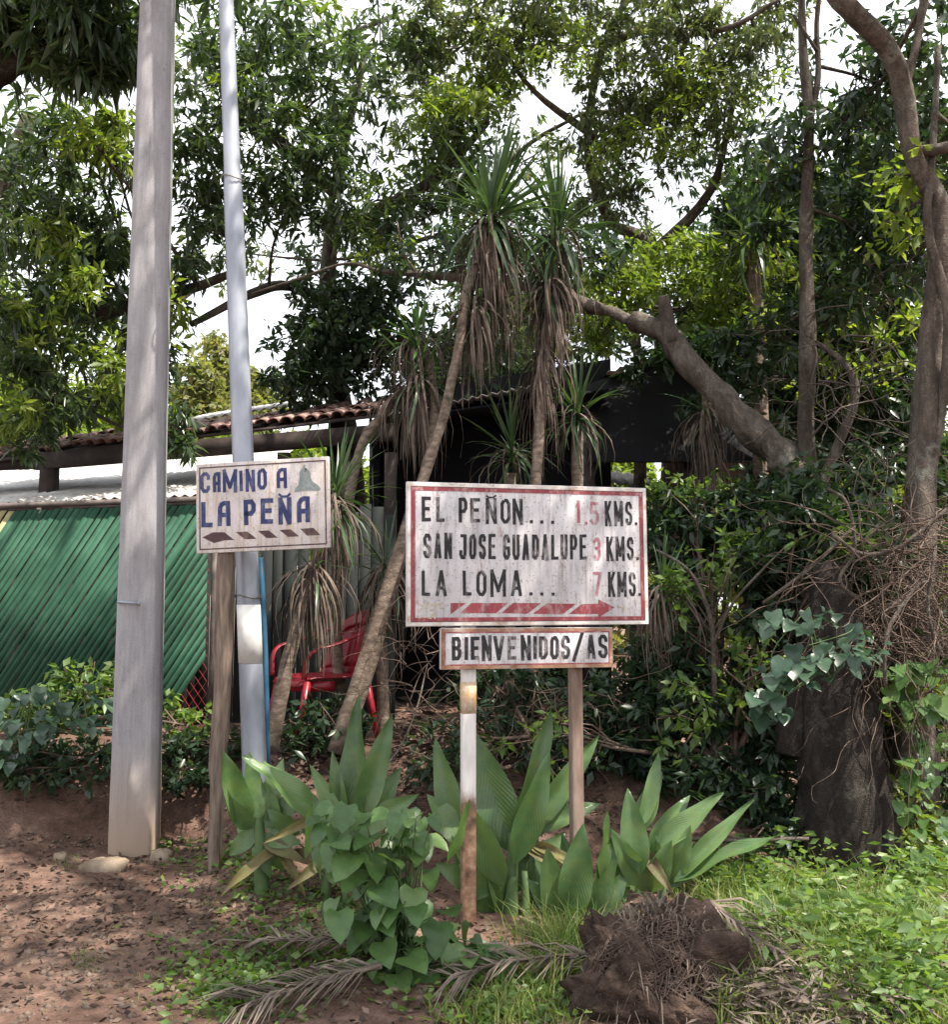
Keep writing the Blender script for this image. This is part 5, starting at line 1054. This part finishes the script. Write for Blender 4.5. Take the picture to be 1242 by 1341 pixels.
# heart-leaved bush
hm = []
for sd in range(3):
    V = []; UV = []; n = 9
    outl = [(0, 0), (.30, -.10), (.50, .12), (.47, .42), (.26, .78), (0, 1.0)]
    ctr = [(0, 0), (0, .12), (0, .35), (0, .6), (0, .8), (0, 1.0)]
    for i in range(6):
        for sgn, o_ in ((-1, outl[i]), (0, ctr[i]), (1, outl[i])):
            x = o_[0] * sgn * (1 if sgn else 0); y = o_[1]; V.append((x * .95, y, .22 * abs(x) - .28 * y * y + .03 * math.sin(i * 2 + sd * 2 + sgn)))
    F = [(i * 3 + j, i * 3 + j + 1, i * 3 + j + 4, i * 3 + j + 3) for i in range(5) for j in range(2)]
    me = fast_mesh('leaf', np.array(V), np.array(F), True); me.materials.append(m_heart); hm.append(me)
hv = []
for me in hm: m2 = me.copy(); m2.materials[0] = m_vleaf; hv.append(m2)
def heartbush(label, px, Y, pts, n, lw, group='heart-leaved bushes', stems=True, mat=None, basez=None):
    t_ = thing('heart_leaf_bush', label, 'bush', gp(px, 0, Y), group); mb = MB(); base = np.array(t_.location)
    for i in range(n):
        cx_, cy_, rx_, ry_ = pts[random.randrange(len(pts))]; a = random.uniform(0, 6.28); r_ = random.uniform(0, 1) ** .5; q = P(cx_ + rx_ * r_ * math.cos(a), cy_ + ry_ * r_ * math.sin(a), Y + random.uniform(-.28, .22)); q[2] = max(q[2], H(q[0], q[1]) + .03)
        out = Vector(q - base - (0, 0, .15)); o = bpy.data.objects.new('leaf', (hv if mat else hm)[i % 3]); C.objects.link(o); o.parent = t_; s_ = lw * random.uniform(.4, 1.2)
        d = Vector((out.x * .8 + random.uniform(-.5, .5), out.y * .5 - .5 + random.uniform(-.4, .4), random.uniform(-.7, .1)))
        o.matrix_local = Matrix.Translation(Vector(q) - t_.location) @ aim(d, random.uniform(-.5, .5)) @ Matrix.Diagonal((s_, s_, s_, 1))
        if i % 2 == 0 and stems:
            mid = (base + q) / 2 + rng.normal(0, .03, 3) + (0, 0, .03); mb.tube([base + rng.normal(0, .03, 3) * (1, 1, 0) - (0, 0, .03), mid, q], [.006, .004, .002], 4, False, 3)
    if not stems:
        for k in range(9):
            q0, q1 = pts[random.randrange(len(pts))], pts[random.randrange(len(pts))]; a = P(q0[0], q0[1] - 20, Y + .1); b_ = P(q1[0], q1[1] + 30, Y); mb.tube([a, (a + b_) / 2 + rng.normal(0, .05, 3), b_], .004, 4, False, 4)
    mb.build('stems', m_stalk, t_, True, kind='stuff')
heartbush('bushy light green plant with heart-shaped leaves left of the white front post', 530, 4.72, [(500, 1095, 55, 40), (520, 1150, 62, 50), (490, 1180, 55, 50), (545, 1215, 62, 45), (520, 1275, 66, 46), (590, 1245, 50, 44), (465, 1130, 44, 44), (450, 1080, 30, 30), (560, 1300, 60, 30), (545, 1085, 30, 30), (620, 1250, 34, 26)], 250, .125)
heartbush('low broad-leaved weed under the green fence at the left edge', 45, 7.2, [(40, 930, 60, 30), (30, 955, 40, 22), (95, 905, 70, 26), (110, 935, 50, 22), (15, 980, 30, 20)], 120, .10, stems=False, mat=1)
heartbush('vine with large grey-green leaves draped over the big dark stump', 1060, 5.75, [(1060, 850, 62, 35), (1025, 885, 40, 22), (1090, 860, 50, 30), (1060, 815, 60, 24), (1010, 920, 26, 30), (1120, 840, 40, 24)], 130, .105, stems=False, mat=1)
heartbush('weed with sunlit broad leaves at the right edge behind the stump', 1210, 6.2, [(1205, 960, 50, 60), (1215, 1050, 40, 60), (1200, 900, 40, 40), (1200, 1120, 50, 40)], 110, .12, stems=False)
heartbush('small bright weed clump in the sun in front of the dark stump', 1040, 5.3, [(1035, 1185, 40, 22), (1070, 1200, 30, 18), (1000, 1190, 26, 18)], 70, .10)
heartbush('bright weed clump at the right edge below the stump', 1190, 5.0, [(1180, 1190, 44, 26), (1215, 1215, 40, 26), (1150, 1220, 26, 18)], 80, .11)
heartbush('small weed clump in the bottom right corner', 1200, 4.3, [(1190, 1310, 40, 22), (1225, 1290, 30, 24)], 50, .09)
# ------------------------------------------------------------------ stump with vines, root mound
T = Tree('dark_stump', 'broad dark tree stump standing right of the ginger plants', 'stump', gp(1108, 0, 6.3), m_barkd)
T.plimb([(1110, 1220, 6.3), (1108, 1140, 6.3), (1106, 1000, 6.3), (1098, 900, 6.35), (1095, 820, 6.4), (1080, 740, 6.5)], [.36, .30, .25, .22, .19, .1], sides=22, rough=.35, seed=51)
T.plimb([(1040, 1190, 6.2), (1065, 1120, 6.25), (1080, 1000, 6.3)], [.12, .11, .06], rough=.4, seed=52).plimb([(1170, 1200, 6.2), (1150, 1110, 6.25), (1135, 980, 6.3)], [.12, .10, .05], rough=.4, seed=53).plimb([(1035, 990, 6.35), (1050, 920, 6.4), (1075, 860, 6.4)], [.10, .11, .06], rough=.4, seed=54)
T.done()
# root mound
def lump(name, px, py, Y, sx, sy, sz, mat, label, cat, seed, amp=.25):
    c = P(px, py, Y); n, m_ = 90, 60; a = np.linspace(0, 2 * math.pi, n, endpoint=False); th = np.linspace(.001, math.pi * .62, m_); A_, T_ = np.meshgrid(a, th)
    X_ = np.sin(T_) * np.cos(A_); Y_ = np.sin(T_) * np.sin(A_); Z_ = np.cos(T_)
    r_ = 1 + amp * (2 * fbm(X_ * 2.2 + 5 + Z_ * 1.3, Y_ * 2.2 + Z_ * 2 + 9, seed, 5)) + amp * .5 * fbm(X_ * 9 + Z_ * 7, Y_ * 9 - Z_ * 8, seed + 3, 3)
    V = np.stack([X_ * sx * r_, Y_ * sy * r_, Z_ * sz * r_], 2).reshape(-1, 3); i = (np.arange(m_ - 1)[:, None] * n + np.arange(n)).ravel(); j = (np.arange(m_ - 1)[:, None] * n + (np.arange(n) + 1) % n).ravel()
    me = fast_mesh(name, V, np.stack([i, i + n, j + n, j], 1), False); o = link(name, me, mat, None, label=label, cat=cat); o.location = (c[0], Y, H(c[0], Y) - .02); return o
m_root = M_surf('dark_root_soil', [(.02, .012, .009), (.055, .034, .026), (.12, .08, .06)], 9, .95, 1, .03, 45)
m_rootl = M_surf('root_fibre', [(.03, .018, .015), (.09, .06, .048), (.17, .12, .095)], 12, .9, .2)
mound = lump('root_ball', 868, 1290, 4.22, .32, .28, .39, m_root, 'dark lumpy root ball capped with dry grass in the bottom foreground', 'root ball', 4, .62)
mb = MB(); mc = np.array(mound.location)
for i in range(900):
    a = random.uniform(0, 6.28); th = random.uniform(0, 1.0) ** .9 * 1.5; d = np.array((math.sin(th) * math.cos(a), math.sin(th) * math.sin(a), math.cos(th))); p0 = mc + d * (.29, .26, .35); dirn = unit(d * .6 + rng.normal(0, .7, 3)); L = random.uniform(.06, .2); w = random.uniform(.0015, .004)
    p1 = p0 + dirn * L * .5 ; p2 = p0 + dirn * L - np.array((0, 0, L * .45)); s_ = unit(np.cross(dirn, (0, 1, .2))) * w; mb.add([p0 - s_, p0 + s_, p1 + s_, p1 - s_, p2], [(0, 1, 2, 3), (3, 2, 4)])
m_straw = M_surf('straw', [(.07, .052, .042), (.14, .108, .087), (.26, .21, .17)], 5, .85, 0)
mb.build('dry_grass_cap', m_straw, mound, kind='stuff')
mb = MB()
for i in range(800):
    a = random.uniform(3.2, 6.2); th = random.uniform(.5, 1.6); p = mc + np.array((math.sin(th) * math.cos(a), math.sin(th) * math.sin(a), math.cos(th))) * (.31, .28, .36) * 1.02; d = unit(rng.normal(0, 1, 3) * (1, .3, 1)); pts = [p]
    for k in range(random.randrange(2, 6)):
        d = unit(d + rng.normal(0, .5, 3)); p = p + d * .05; e = (p - mc) / (.32, .29, .37); l_ = np.linalg.norm(e); p = mc + e / l_ * (1.0 + .03 * math.sin(k)) * (.32, .29, .37); pts.append(p)
    mb.tube(pts, [random.uniform(.0015, .006), .001], 4, False, 2)
mb.build('fine_roots', m_rootl, mound, kind='stuff')
for i, q in enumerate([[(815, 1330, 4.0), (822, 1300, 4.02), (838, 1285, 4.05)], [(935, 1341, 4.05), (930, 1300, 4.1), (938, 1270, 4.15)], [(870, 1341, 4.0), (876, 1310, 4.02), (868, 1280, 4.05)]]):
    mb = MB(); mb.tube([P(*p_) for p_ in q], [.008, .006, .003], 5, True, 4); mb.build('root', m_vine, mound, True)
mb = MB(); q = P(822, 1300, 4.04)
for k in range(7):
    o_ = np.array((random.uniform(-.05, .05), random.uniform(-.01, .02), random.uniform(-.03, .03))); mb.bar(q + o_ - (random.uniform(.02, .06), 0, random.uniform(.0, .03)), q + o_ + (random.uniform(.01, .05), 0, random.uniform(.0, .03)), random.uniform(.01, .02), random.uniform(.012, .03))
mb.build('broken_wood', m_rust, mound)
# dead fronds on the ground
def frond(label, pts, n, L, w, seed):
    rr = np.random.default_rng(seed); c = catmull(np.array([np.array((*P(px, py, Y)[:2], H(P(px, py, Y)[0], Y) + .05 + up_)) for px, py, Y, up_ in pts]), 8); t_ = thing('palm_frond', label, 'palm frond', c[0], 'dead palm fronds on the ground'); mb = MB(); mb.tube(c, [.016, .012, .008, .004], 5); mb.build('midrib', m_dead, t_, True); mb = MB()
    for i in range(n):
        k = rr.integers(0, len(c) - 1); d = unit(c[min(k + 1, len(c) - 1)] - c[k]); sd = 1 if i % 2 else -1; side = np.cross(d, (0, 0, 1)) * sd; dr = unit(d * rr.uniform(.5, 1.2) + side * rr.uniform(.5, 1) + (0, 0, rr.uniform(-.05, .22))); l_ = L * rr.uniform(.6, 1.1); p0 = c[k]; p1 = p0 + dr * l_ * .5 + (0, 0, .02); p2 = p0 + dr * l_ - (0, 0, l_ * .12); s_ = unit(np.cross(dr, (0, 0, 1))) * w * rr.uniform(.6, 1.1); s_[2] += rr.uniform(-.004, .004)
        for p_ in (p1, p2): p_[2] = max(p_[2], H(p_[0], p_[1]) + .006)
        mb.add([p0 - s_ * .4, p0 + s_ * .4, p1 + s_, p1 - s_, p2], [(0, 1, 2, 3), (3, 2, 4)])
    mb.build('leaflets', m_straw, t_, kind='stuff')
frond('dead grey palm frond lying left of the heart-leaved bush', [(500, 1255, 4.4, .04), (440, 1275, 4.35, .03), (380, 1300, 4.3, .01), (330, 1322, 4.2, 0)], 110, .34, .006, 1)
frond('dead palm frond lying between the heart-leaved bush and root ball', [(780, 1265, 4.5, .06), (720, 1275, 4.45, .05), (650, 1290, 4.4, .03), (590, 1310, 4.35, 0)], 90, .3, .006, 2)
frond('dead palm frond on the dirt behind the left weeds', [(480, 1225, 4.8, .02), (400, 1222, 4.85, .02), (320, 1228, 4.9, 0)], 70, .26, .005, 3)
frond('dead frond leaning off the right side of the root ball', [(930, 1220, 4.5, .25), (980, 1270, 4.35, .14), (1030, 1310, 4.25, .06), (1090, 1341, 4.15, 0)], 60, .26, .007, 4)
def logs(label, pts, r, name='fallen_branch', seed=1, mat=m_barkp):
    mb = MB(); mb.tube([P(*q) for q in pts], r, 8, True, 5, .4, seed); return mb.build(name, mat, None, True, label=label, cat='branch')
logs('pale dead branch lying across the sunlit grass right of the root ball', [(985, 1240, 4.5), (1030, 1275, 4.35), (1080, 1320, 4.2), (1120, 1345, 4.1)], [.012, .016, .018, .016])
logs('thick pale branch end at the bottom edge right of the root ball', [(970, 1330, 4.0), (1020, 1322, 4.0), (1080, 1335, 3.95), (1110, 1350, 3.9)], [.03, .036, .04, .03], seed=3)
logs('thin twig on the grass at the bottom right', [(1150, 1280, 4.4), (1190, 1300, 4.3), (1235, 1325, 4.2)], [.008, .01, .008], seed=4)
logs('bare forked branch right of the big sign', [(860, 720, 6.6), (900, 745, 6.6), (925, 790, 6.6), (935, 850, 6.6), (936, 1010, 6.6)], [.008, .012, .015, .018, .02], seed=5)
logs('bare twig rising right of the forked branch', [(934, 845, 6.6), (960, 790, 6.55), (1000, 745, 6.5), (1030, 715, 6.5)], [.014, .01, .008, .005], seed=6)
logs('long thin dead stem lying behind the ginger leaves on the right', [(890, 1098, 6.0), (960, 1100, 6.0), (1060, 1098, 5.9)], [.012, .014, .012], seed=7)
logs('thin crooked stem left of the front post', [(395, 1150, 5.9), (470, 1040, 6.2), (520, 985, 6.4), (545, 930, 6.5), (560, 870, 6.6)], [.006, .007, .006, .006, .004], seed=8)
# ------------------------------------------------------------------ vines tangle
def tangle(name, label, cx_, cy_, Y, rx_, ry_, rY, n, r0, mat, seed, length=(.5, 1.6), kind='stuff'):
    rr = np.random.default_rng(seed); mb = MB(); mpp = Y / K
    for i in range(n):
        a = rr.uniform(0, 6.28); q = math.sqrt(rr.uniform(0, 1)); p = P(cx_ + rx_ * q * math.cos(a), cy_ + ry_ * q * math.sin(a), Y + rr.uniform(-rY, rY)); d = unit(rr.normal(0, 1, 3) * (1, .6, .8)); L = rr.uniform(*length); st = .09; pts = [p.copy()]; curl = rr.normal(0, .5, 3)
        for k in range(int(L / st)):
            d = unit(d + rr.normal(0, .28, 3) + curl * .2 + (0, 0, -.10)); p = p + d * st; 
            if p[2] < H(p[0], p[1]) + .05: d[2] = abs(d[2]); p[2] = H(p[0], p[1]) + .05
            pts.append(p.copy())
        if len(pts) > 2: mb.tube(pts, [r0 * rr.uniform(.4, 1.6), r0 * .7, r0 * .2], 4, False, 2)
    return mb.build(name, mat, None, True, label=label, kind=kind)
tangle('dry_vines', 'brown tangle of dry hanging vines at the right edge', 1200, 770, 6.5, 100, 100, .45, 420, .0042, m_vine, 1)
tangle('dry_vines', 'loose bare twigs between the big sign and the stump', 960, 870, 7.0, 110, 130, .4, 70, .0038, m_vine, 2, (.3, .9))
tangle('dry_vines', 'thin dry stems on the bank between the chair and the big sign', 545, 880, 6.9, 50, 90, .3, 60, .003, m_vine, 3, (.3, .8))
tangle('dry_vines', 'dry twigs on the shaded bank behind the sign posts', 730, 950, 6.7, 90, 60, .4, 60, .003, m_vine, 4, (.2, .7))
tangle('dry_vines', 'thin stems hanging from the forked tree', 1130, 520, 7.6, 90, 160, .5, 60, .006, m_bark, 5, (.8, 2.2))
for i, q in enumerate([[(1090, 700, 6.2), (1130, 725, 6.1), (1180, 715, 6.0), (1242, 665, 6.0)], [(1160, 900, 6.0), (1162, 830, 6.0), (1200, 770, 6.0), (1225, 760, 6.0)], [(1085, 640, 6.2), (1110, 660, 6.2), (1120, 720, 6.2), (1100, 760, 6.2), (1130, 790, 6.2)], [(1225, 720, 6.0), (1216, 800, 6.0), (1235, 860, 6.0)], [(1000, 790, 6.3), (1060, 745, 6.2), (1120, 690, 6.2)]]):
    logs(['long drooping pale vine loop left of the twisted trunk', 'vine curling up beside the right edge of the stump', 'kinked vine under the leaning trunk base', 'vine hanging at the far right edge over the dark bank', 'vine running from the bare twigs up to the twisted trunk'][i], q, .011, name='vine', seed=20 + i, mat=m_barkp)
# ------------------------------------------------------------------ bushes
def bush(label, parts, mat, leaf, base, name='shrub', hang=.1, twigs=10, bark=m_vine):
    T = Tree(name, label, 'shrub', gp(*base), bark, 'shrubs behind the signs'); b_ = np.array(T.root.location); T.limb([b_ - (0, 0, .05), b_ + (.02, 0, .3)], [.02, .012], sub=2)
    for q in parts: T.blob(*q, leaf=leaf, mat=mat, hang=hang, twigs=twigs)
    T.done()
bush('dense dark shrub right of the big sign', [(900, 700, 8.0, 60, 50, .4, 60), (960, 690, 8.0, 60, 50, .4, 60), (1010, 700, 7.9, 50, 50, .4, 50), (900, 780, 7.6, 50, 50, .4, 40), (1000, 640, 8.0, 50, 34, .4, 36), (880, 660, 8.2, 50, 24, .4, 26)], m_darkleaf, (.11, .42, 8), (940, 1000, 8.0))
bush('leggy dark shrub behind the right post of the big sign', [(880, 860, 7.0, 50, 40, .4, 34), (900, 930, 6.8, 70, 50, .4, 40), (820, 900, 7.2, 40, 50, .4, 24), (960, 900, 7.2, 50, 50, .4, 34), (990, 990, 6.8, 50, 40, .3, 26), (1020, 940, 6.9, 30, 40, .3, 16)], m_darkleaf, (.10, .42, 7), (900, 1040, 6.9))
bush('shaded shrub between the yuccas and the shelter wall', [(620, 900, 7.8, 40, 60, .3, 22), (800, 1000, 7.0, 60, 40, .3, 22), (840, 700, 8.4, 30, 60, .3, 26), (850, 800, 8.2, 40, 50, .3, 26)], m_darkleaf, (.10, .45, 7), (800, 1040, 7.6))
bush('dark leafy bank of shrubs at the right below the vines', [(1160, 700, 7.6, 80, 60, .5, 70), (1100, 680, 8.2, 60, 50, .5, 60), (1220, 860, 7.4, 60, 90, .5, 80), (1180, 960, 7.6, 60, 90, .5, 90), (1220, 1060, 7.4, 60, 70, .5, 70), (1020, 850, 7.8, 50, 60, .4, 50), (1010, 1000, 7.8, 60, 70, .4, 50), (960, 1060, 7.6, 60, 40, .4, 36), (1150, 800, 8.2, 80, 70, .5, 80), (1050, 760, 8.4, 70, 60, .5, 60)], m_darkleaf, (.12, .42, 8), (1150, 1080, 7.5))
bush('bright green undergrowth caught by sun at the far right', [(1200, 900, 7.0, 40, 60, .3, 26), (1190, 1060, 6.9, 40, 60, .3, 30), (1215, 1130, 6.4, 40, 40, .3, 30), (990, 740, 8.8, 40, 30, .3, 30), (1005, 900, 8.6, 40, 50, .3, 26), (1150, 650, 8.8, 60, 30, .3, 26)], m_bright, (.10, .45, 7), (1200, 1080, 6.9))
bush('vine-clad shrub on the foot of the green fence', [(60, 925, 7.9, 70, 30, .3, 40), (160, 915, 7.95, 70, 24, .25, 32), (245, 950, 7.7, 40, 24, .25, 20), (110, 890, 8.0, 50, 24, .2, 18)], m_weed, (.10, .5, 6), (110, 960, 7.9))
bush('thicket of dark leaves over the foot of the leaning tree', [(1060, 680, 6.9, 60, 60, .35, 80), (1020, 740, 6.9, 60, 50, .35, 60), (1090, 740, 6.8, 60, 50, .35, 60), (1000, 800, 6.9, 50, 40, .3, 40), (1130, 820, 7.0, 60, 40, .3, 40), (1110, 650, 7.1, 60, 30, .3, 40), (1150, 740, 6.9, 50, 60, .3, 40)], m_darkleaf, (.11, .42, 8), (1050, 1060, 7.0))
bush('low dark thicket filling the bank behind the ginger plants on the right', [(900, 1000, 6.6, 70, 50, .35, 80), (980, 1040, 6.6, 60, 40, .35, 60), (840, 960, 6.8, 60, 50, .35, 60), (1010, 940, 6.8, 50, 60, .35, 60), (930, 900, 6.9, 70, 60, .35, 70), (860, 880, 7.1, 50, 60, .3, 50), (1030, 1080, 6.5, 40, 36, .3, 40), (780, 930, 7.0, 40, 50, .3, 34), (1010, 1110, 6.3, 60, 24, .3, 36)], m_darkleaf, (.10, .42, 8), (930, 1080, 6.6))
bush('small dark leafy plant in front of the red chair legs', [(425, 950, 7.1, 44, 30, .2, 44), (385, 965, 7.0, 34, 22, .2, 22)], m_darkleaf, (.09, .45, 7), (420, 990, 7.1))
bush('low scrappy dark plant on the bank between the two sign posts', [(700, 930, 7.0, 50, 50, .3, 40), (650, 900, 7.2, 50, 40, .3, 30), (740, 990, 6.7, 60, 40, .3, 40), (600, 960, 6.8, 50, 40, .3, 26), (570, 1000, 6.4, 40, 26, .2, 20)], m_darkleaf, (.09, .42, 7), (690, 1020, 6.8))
bush('brighter leaf clusters coloured as light specks in the thicket right of the big sign', [(930, 760, 6.7, 70, 60, .3, 26), (990, 880, 6.5, 60, 60, .3, 22), (880, 930, 6.5, 50, 50, .3, 16), (1090, 700, 6.6, 60, 50, .3, 22), (990, 700, 7.2, 60, 40, .3, 26), (900, 640, 8.0, 60, 24, .3, 18), (700, 960, 6.6, 60, 40, .3, 12)], m_weed, (.09, .45, 6), (960, 1060, 6.7))  # lighter leaves added to draw specks of light in the dark thicket
bush('low dark creeping weed added to darken the bank behind the concrete pole', [(30, 985, 7.4, 60, 20, .3, 34), (110, 985, 7.45, 60, 18, .3, 34), (190, 980, 7.45, 50, 20, .3, 30), (255, 985, 7.35, 40, 22, .3, 26), (300, 975, 7.3, 30, 22, .25, 18), (60, 1015, 7.15, 70, 12, .2, 22), (240, 1020, 7.1, 50, 12, .2, 18)], m_darkleaf, (.085, .5, 7), (150, 1010, 7.4))  # dark leaves put in to give the bare bank its shade
# ------------------------------------------------------------------ ground cover
def scatter(n, region):
    """region: list of (px,py,rx,ry,weight) on the ground seen from the camera -> world xy"""
    w = np.array([r[4] for r in region], float); k = rng.choice(len(region), n, p=w / w.sum()); Rg = np.array([r[:4] for r in region], float)[k]; g_ = rng.normal(0, .62, (n, 2)); g_ = np.clip(g_, -2.2, 2.2)
    cl = rng.normal(0, .62, (max(6, n // 60), 2)); jj = rng.integers(0, len(cl), n); cm = rng.uniform(0, 1, n) < .55; g_ = np.where(cm[:, None], cl[jj] + rng.normal(0, .11, (n, 2)), g_)
    px = Rg[:, 0] + Rg[:, 2] * g_[:, 0]; py = Rg[:, 1] + Rg[:, 3] * g_[:, 1]; u, v = (px - CX) / K, -(py - CY) / K; dy = -sa * v + ca; dz = ca * v + sa
    Y = np.full(n, 5.5)
    for _ in range(14):
        x = u * Y / dy; z = hgt(x, Y); Y = Y * .5 + .5 * np.clip((z - CAMH) / dz * dy, 3, 12)
    x = u * Y / dy; return x, Y, hgt(x, Y)
def blades(n, region, L, w, mat, name, label, lean=.5):
    x, y, z = scatter(n, region); a = rng.uniform(0, 6.283, n); l_ = L * rng.uniform(.4, 1.2, n); d = np.stack([np.cos(a) * lean * rng.uniform(.2, 1.4, n), np.sin(a) * lean * rng.uniform(.2, 1.4, n), np.ones(n)], 1); d = unit(d)
    side = unit(np.cross(d, rng.normal(0, 1, (n, 3)))) * (w * rng.uniform(.6, 1.2, n))[:, None]; b_ = np.stack([x, y, z - .01], 1); m_ = b_ + d * l_[:, None] * .55; t_ = b_ + d * l_[:, None] + np.stack([d[:, 0], d[:, 1], -np.ones(n) * .5], 1) * l_[:, None] * .3
    V = np.stack([b_ - side, b_ + side, m_ - side * .8, m_ + side * .8, t_], 1).reshape(-1, 3); i = (np.arange(n) * 5)[:, None]; F = np.concatenate([i + (0, 1, 3), i + (0, 3, 2), i + (2, 3, 4)])
    link(name, fast_mesh(name, V, F), mat, kind='stuff', label=label)
GR = [(1150, 1280, 110, 70, 5), (1050, 1200, 90, 40, 3), (960, 1170, 50, 30, 1.5), (1200, 1200, 60, 50, 3), (700, 1300, 60, 50, 1.3), (760, 1240, 50, 30, 1), (1000, 1300, 60, 50, 1.5), (640, 1330, 60, 30, .8), (1230, 1330, 40, 30, 1)]
blades(12000, GR, .11, .0028, m_grass, 'grass', 'sunlit grass at the bottom right and around the root ball')
blades(900, [(300, 1260, 160, 70, 2), (100, 1280, 120, 70, .3), (205, 1120, 25, 12, .5), (95, 1130, 18, 8, .6), (110, 1262, 20, 12, .5), (280, 1180, 70, 40, 1)], .05, .002, m_grass, 'grass', 'sparse short grass on the dirt beside the path')
def carpet(n, region, L, asp, mat, name, label, hmax=.06):
    x, y, z = scatter(n, region); b_ = np.stack([x, y, z + rng.uniform(0, 1, n) ** 1.5 * hmax], 1); a = rng.uniform(0, 6.283, n); d = np.stack([np.cos(a), np.sin(a), rng.uniform(-.3, .7, n)], 1); LL = L * rng.uniform(.5, 1.3, n)
    V, F = leaves_mesh(b_, d, LL, LL * asp, .15, 1.3); link(name, fast_mesh(name, V, F), mat, kind='stuff', label=label)
carpet(3600, [(1080, 1210, 110, 50, 3), (1180, 1290, 80, 60, 4), (1000, 1170, 60, 30, 1.4), (1200, 1160, 50, 40, 2), (930, 1150, 40, 20, .6)], .06, .55, m_weed, 'weeds', 'leafy green ground cover in the sun at the bottom right', .16)
carpet(2600, [(330, 1150, 70, 40, 1.5), (360, 1260, 100, 40, 3), (290, 1300, 60, 36, 2), (420, 1180, 50, 30, 1), (620, 1310, 80, 40, 1.6), (720, 1310, 60, 40, 1), (300, 1120, 60, 20, 1), (205, 1115, 20, 8, .2)], .05, .6, m_weed, 'weeds', 'small shaded weeds around the plant feet', .05)
carpet(12000, [(600, 1260, 700, 110, 5), (200, 1180, 260, 60, 2), (600, 1060, 330, 60, 3), (120, 1080, 150, 40, .6), (560, 980, 60, 50, 1.4), (720, 960, 90, 60, 1.4), (1050, 1240, 150, 80, 1)], .045, .5, m_litter, 'leaf_litter', 'dry leaves and bits scattered over the dirt', .02)
carpet(800, [(400, 1000, 40, 20, 1), (550, 960, 50, 30, 2), (680, 980, 60, 40, 1)], .12, .35, m_litter, 'leaf_litter', 'curled dry leaves on the bank below the chair', .06)
carpet(1300, [(1110, 1260, 100, 50, 3), (1190, 1300, 60, 50, 3), (1060, 1180, 60, 30, 1.5), (1200, 1180, 50, 40, 2)], .075, .42, m_weed, 'weeds', 'larger yellow-green weed leaves in the sun at the bottom right', .34)
carpet(4000, [(1100, 1300, 110, 50, 3), (1190, 1260, 60, 50, 2), (1000, 1290, 60, 50, 2)], .10, .12, m_straw, 'dry_grass', 'dry straw lying among the weeds at the bottom right', .12)
blades(5200, [(1150, 1250, 110, 60, 5), (1000, 1200, 70, 40, 2), (960, 1290, 40, 40, 1), (740, 1250, 50, 40, 1.2)], .26, .0035, m_grass, 'tall_grass', 'taller loose grass blades around the root ball and bottom right', .7)
# pebbles and clods
x, y, z = scatter(700, [(200, 1200, 260, 110, 4), (100, 1290, 140, 60, 2), (300, 1080, 160, 40, 1), (120, 1070, 140, 30, 1), (600, 1260, 200, 80, 1)])
n = len(x); r_ = rng.uniform(.3, 1, n) ** 2.2 * .026 + .004; oct_ = np.array([(1, 0, 0), (-1, 0, 0), (0, 1, 0), (0, -1, 0), (0, 0, 1), (0, 0, -1)], float); V = (np.stack([x, y, z], 1)[:, None, :] + oct_[None] * r_[:, None, None] * rng.uniform(.6, 1.2, (n, 6, 1)) * (1, 1, .6)).reshape(-1, 3)
i = (np.arange(n) * 6)[:, None]; F = np.concatenate([i + f for f in ((0, 2, 4), (2, 1, 4), (1, 3, 4), (3, 0, 4), (2, 0, 5), (1, 2, 5), (3, 1, 5), (0, 3, 5))])
link('pebbles', fast_mesh('pebbles', V, F), M_surf('clod', [(.06, .04, .03), (.11, .078, .062), (.17, .13, .105)], 12, .95, 0), kind='stuff', label='small stones and clods on the path')
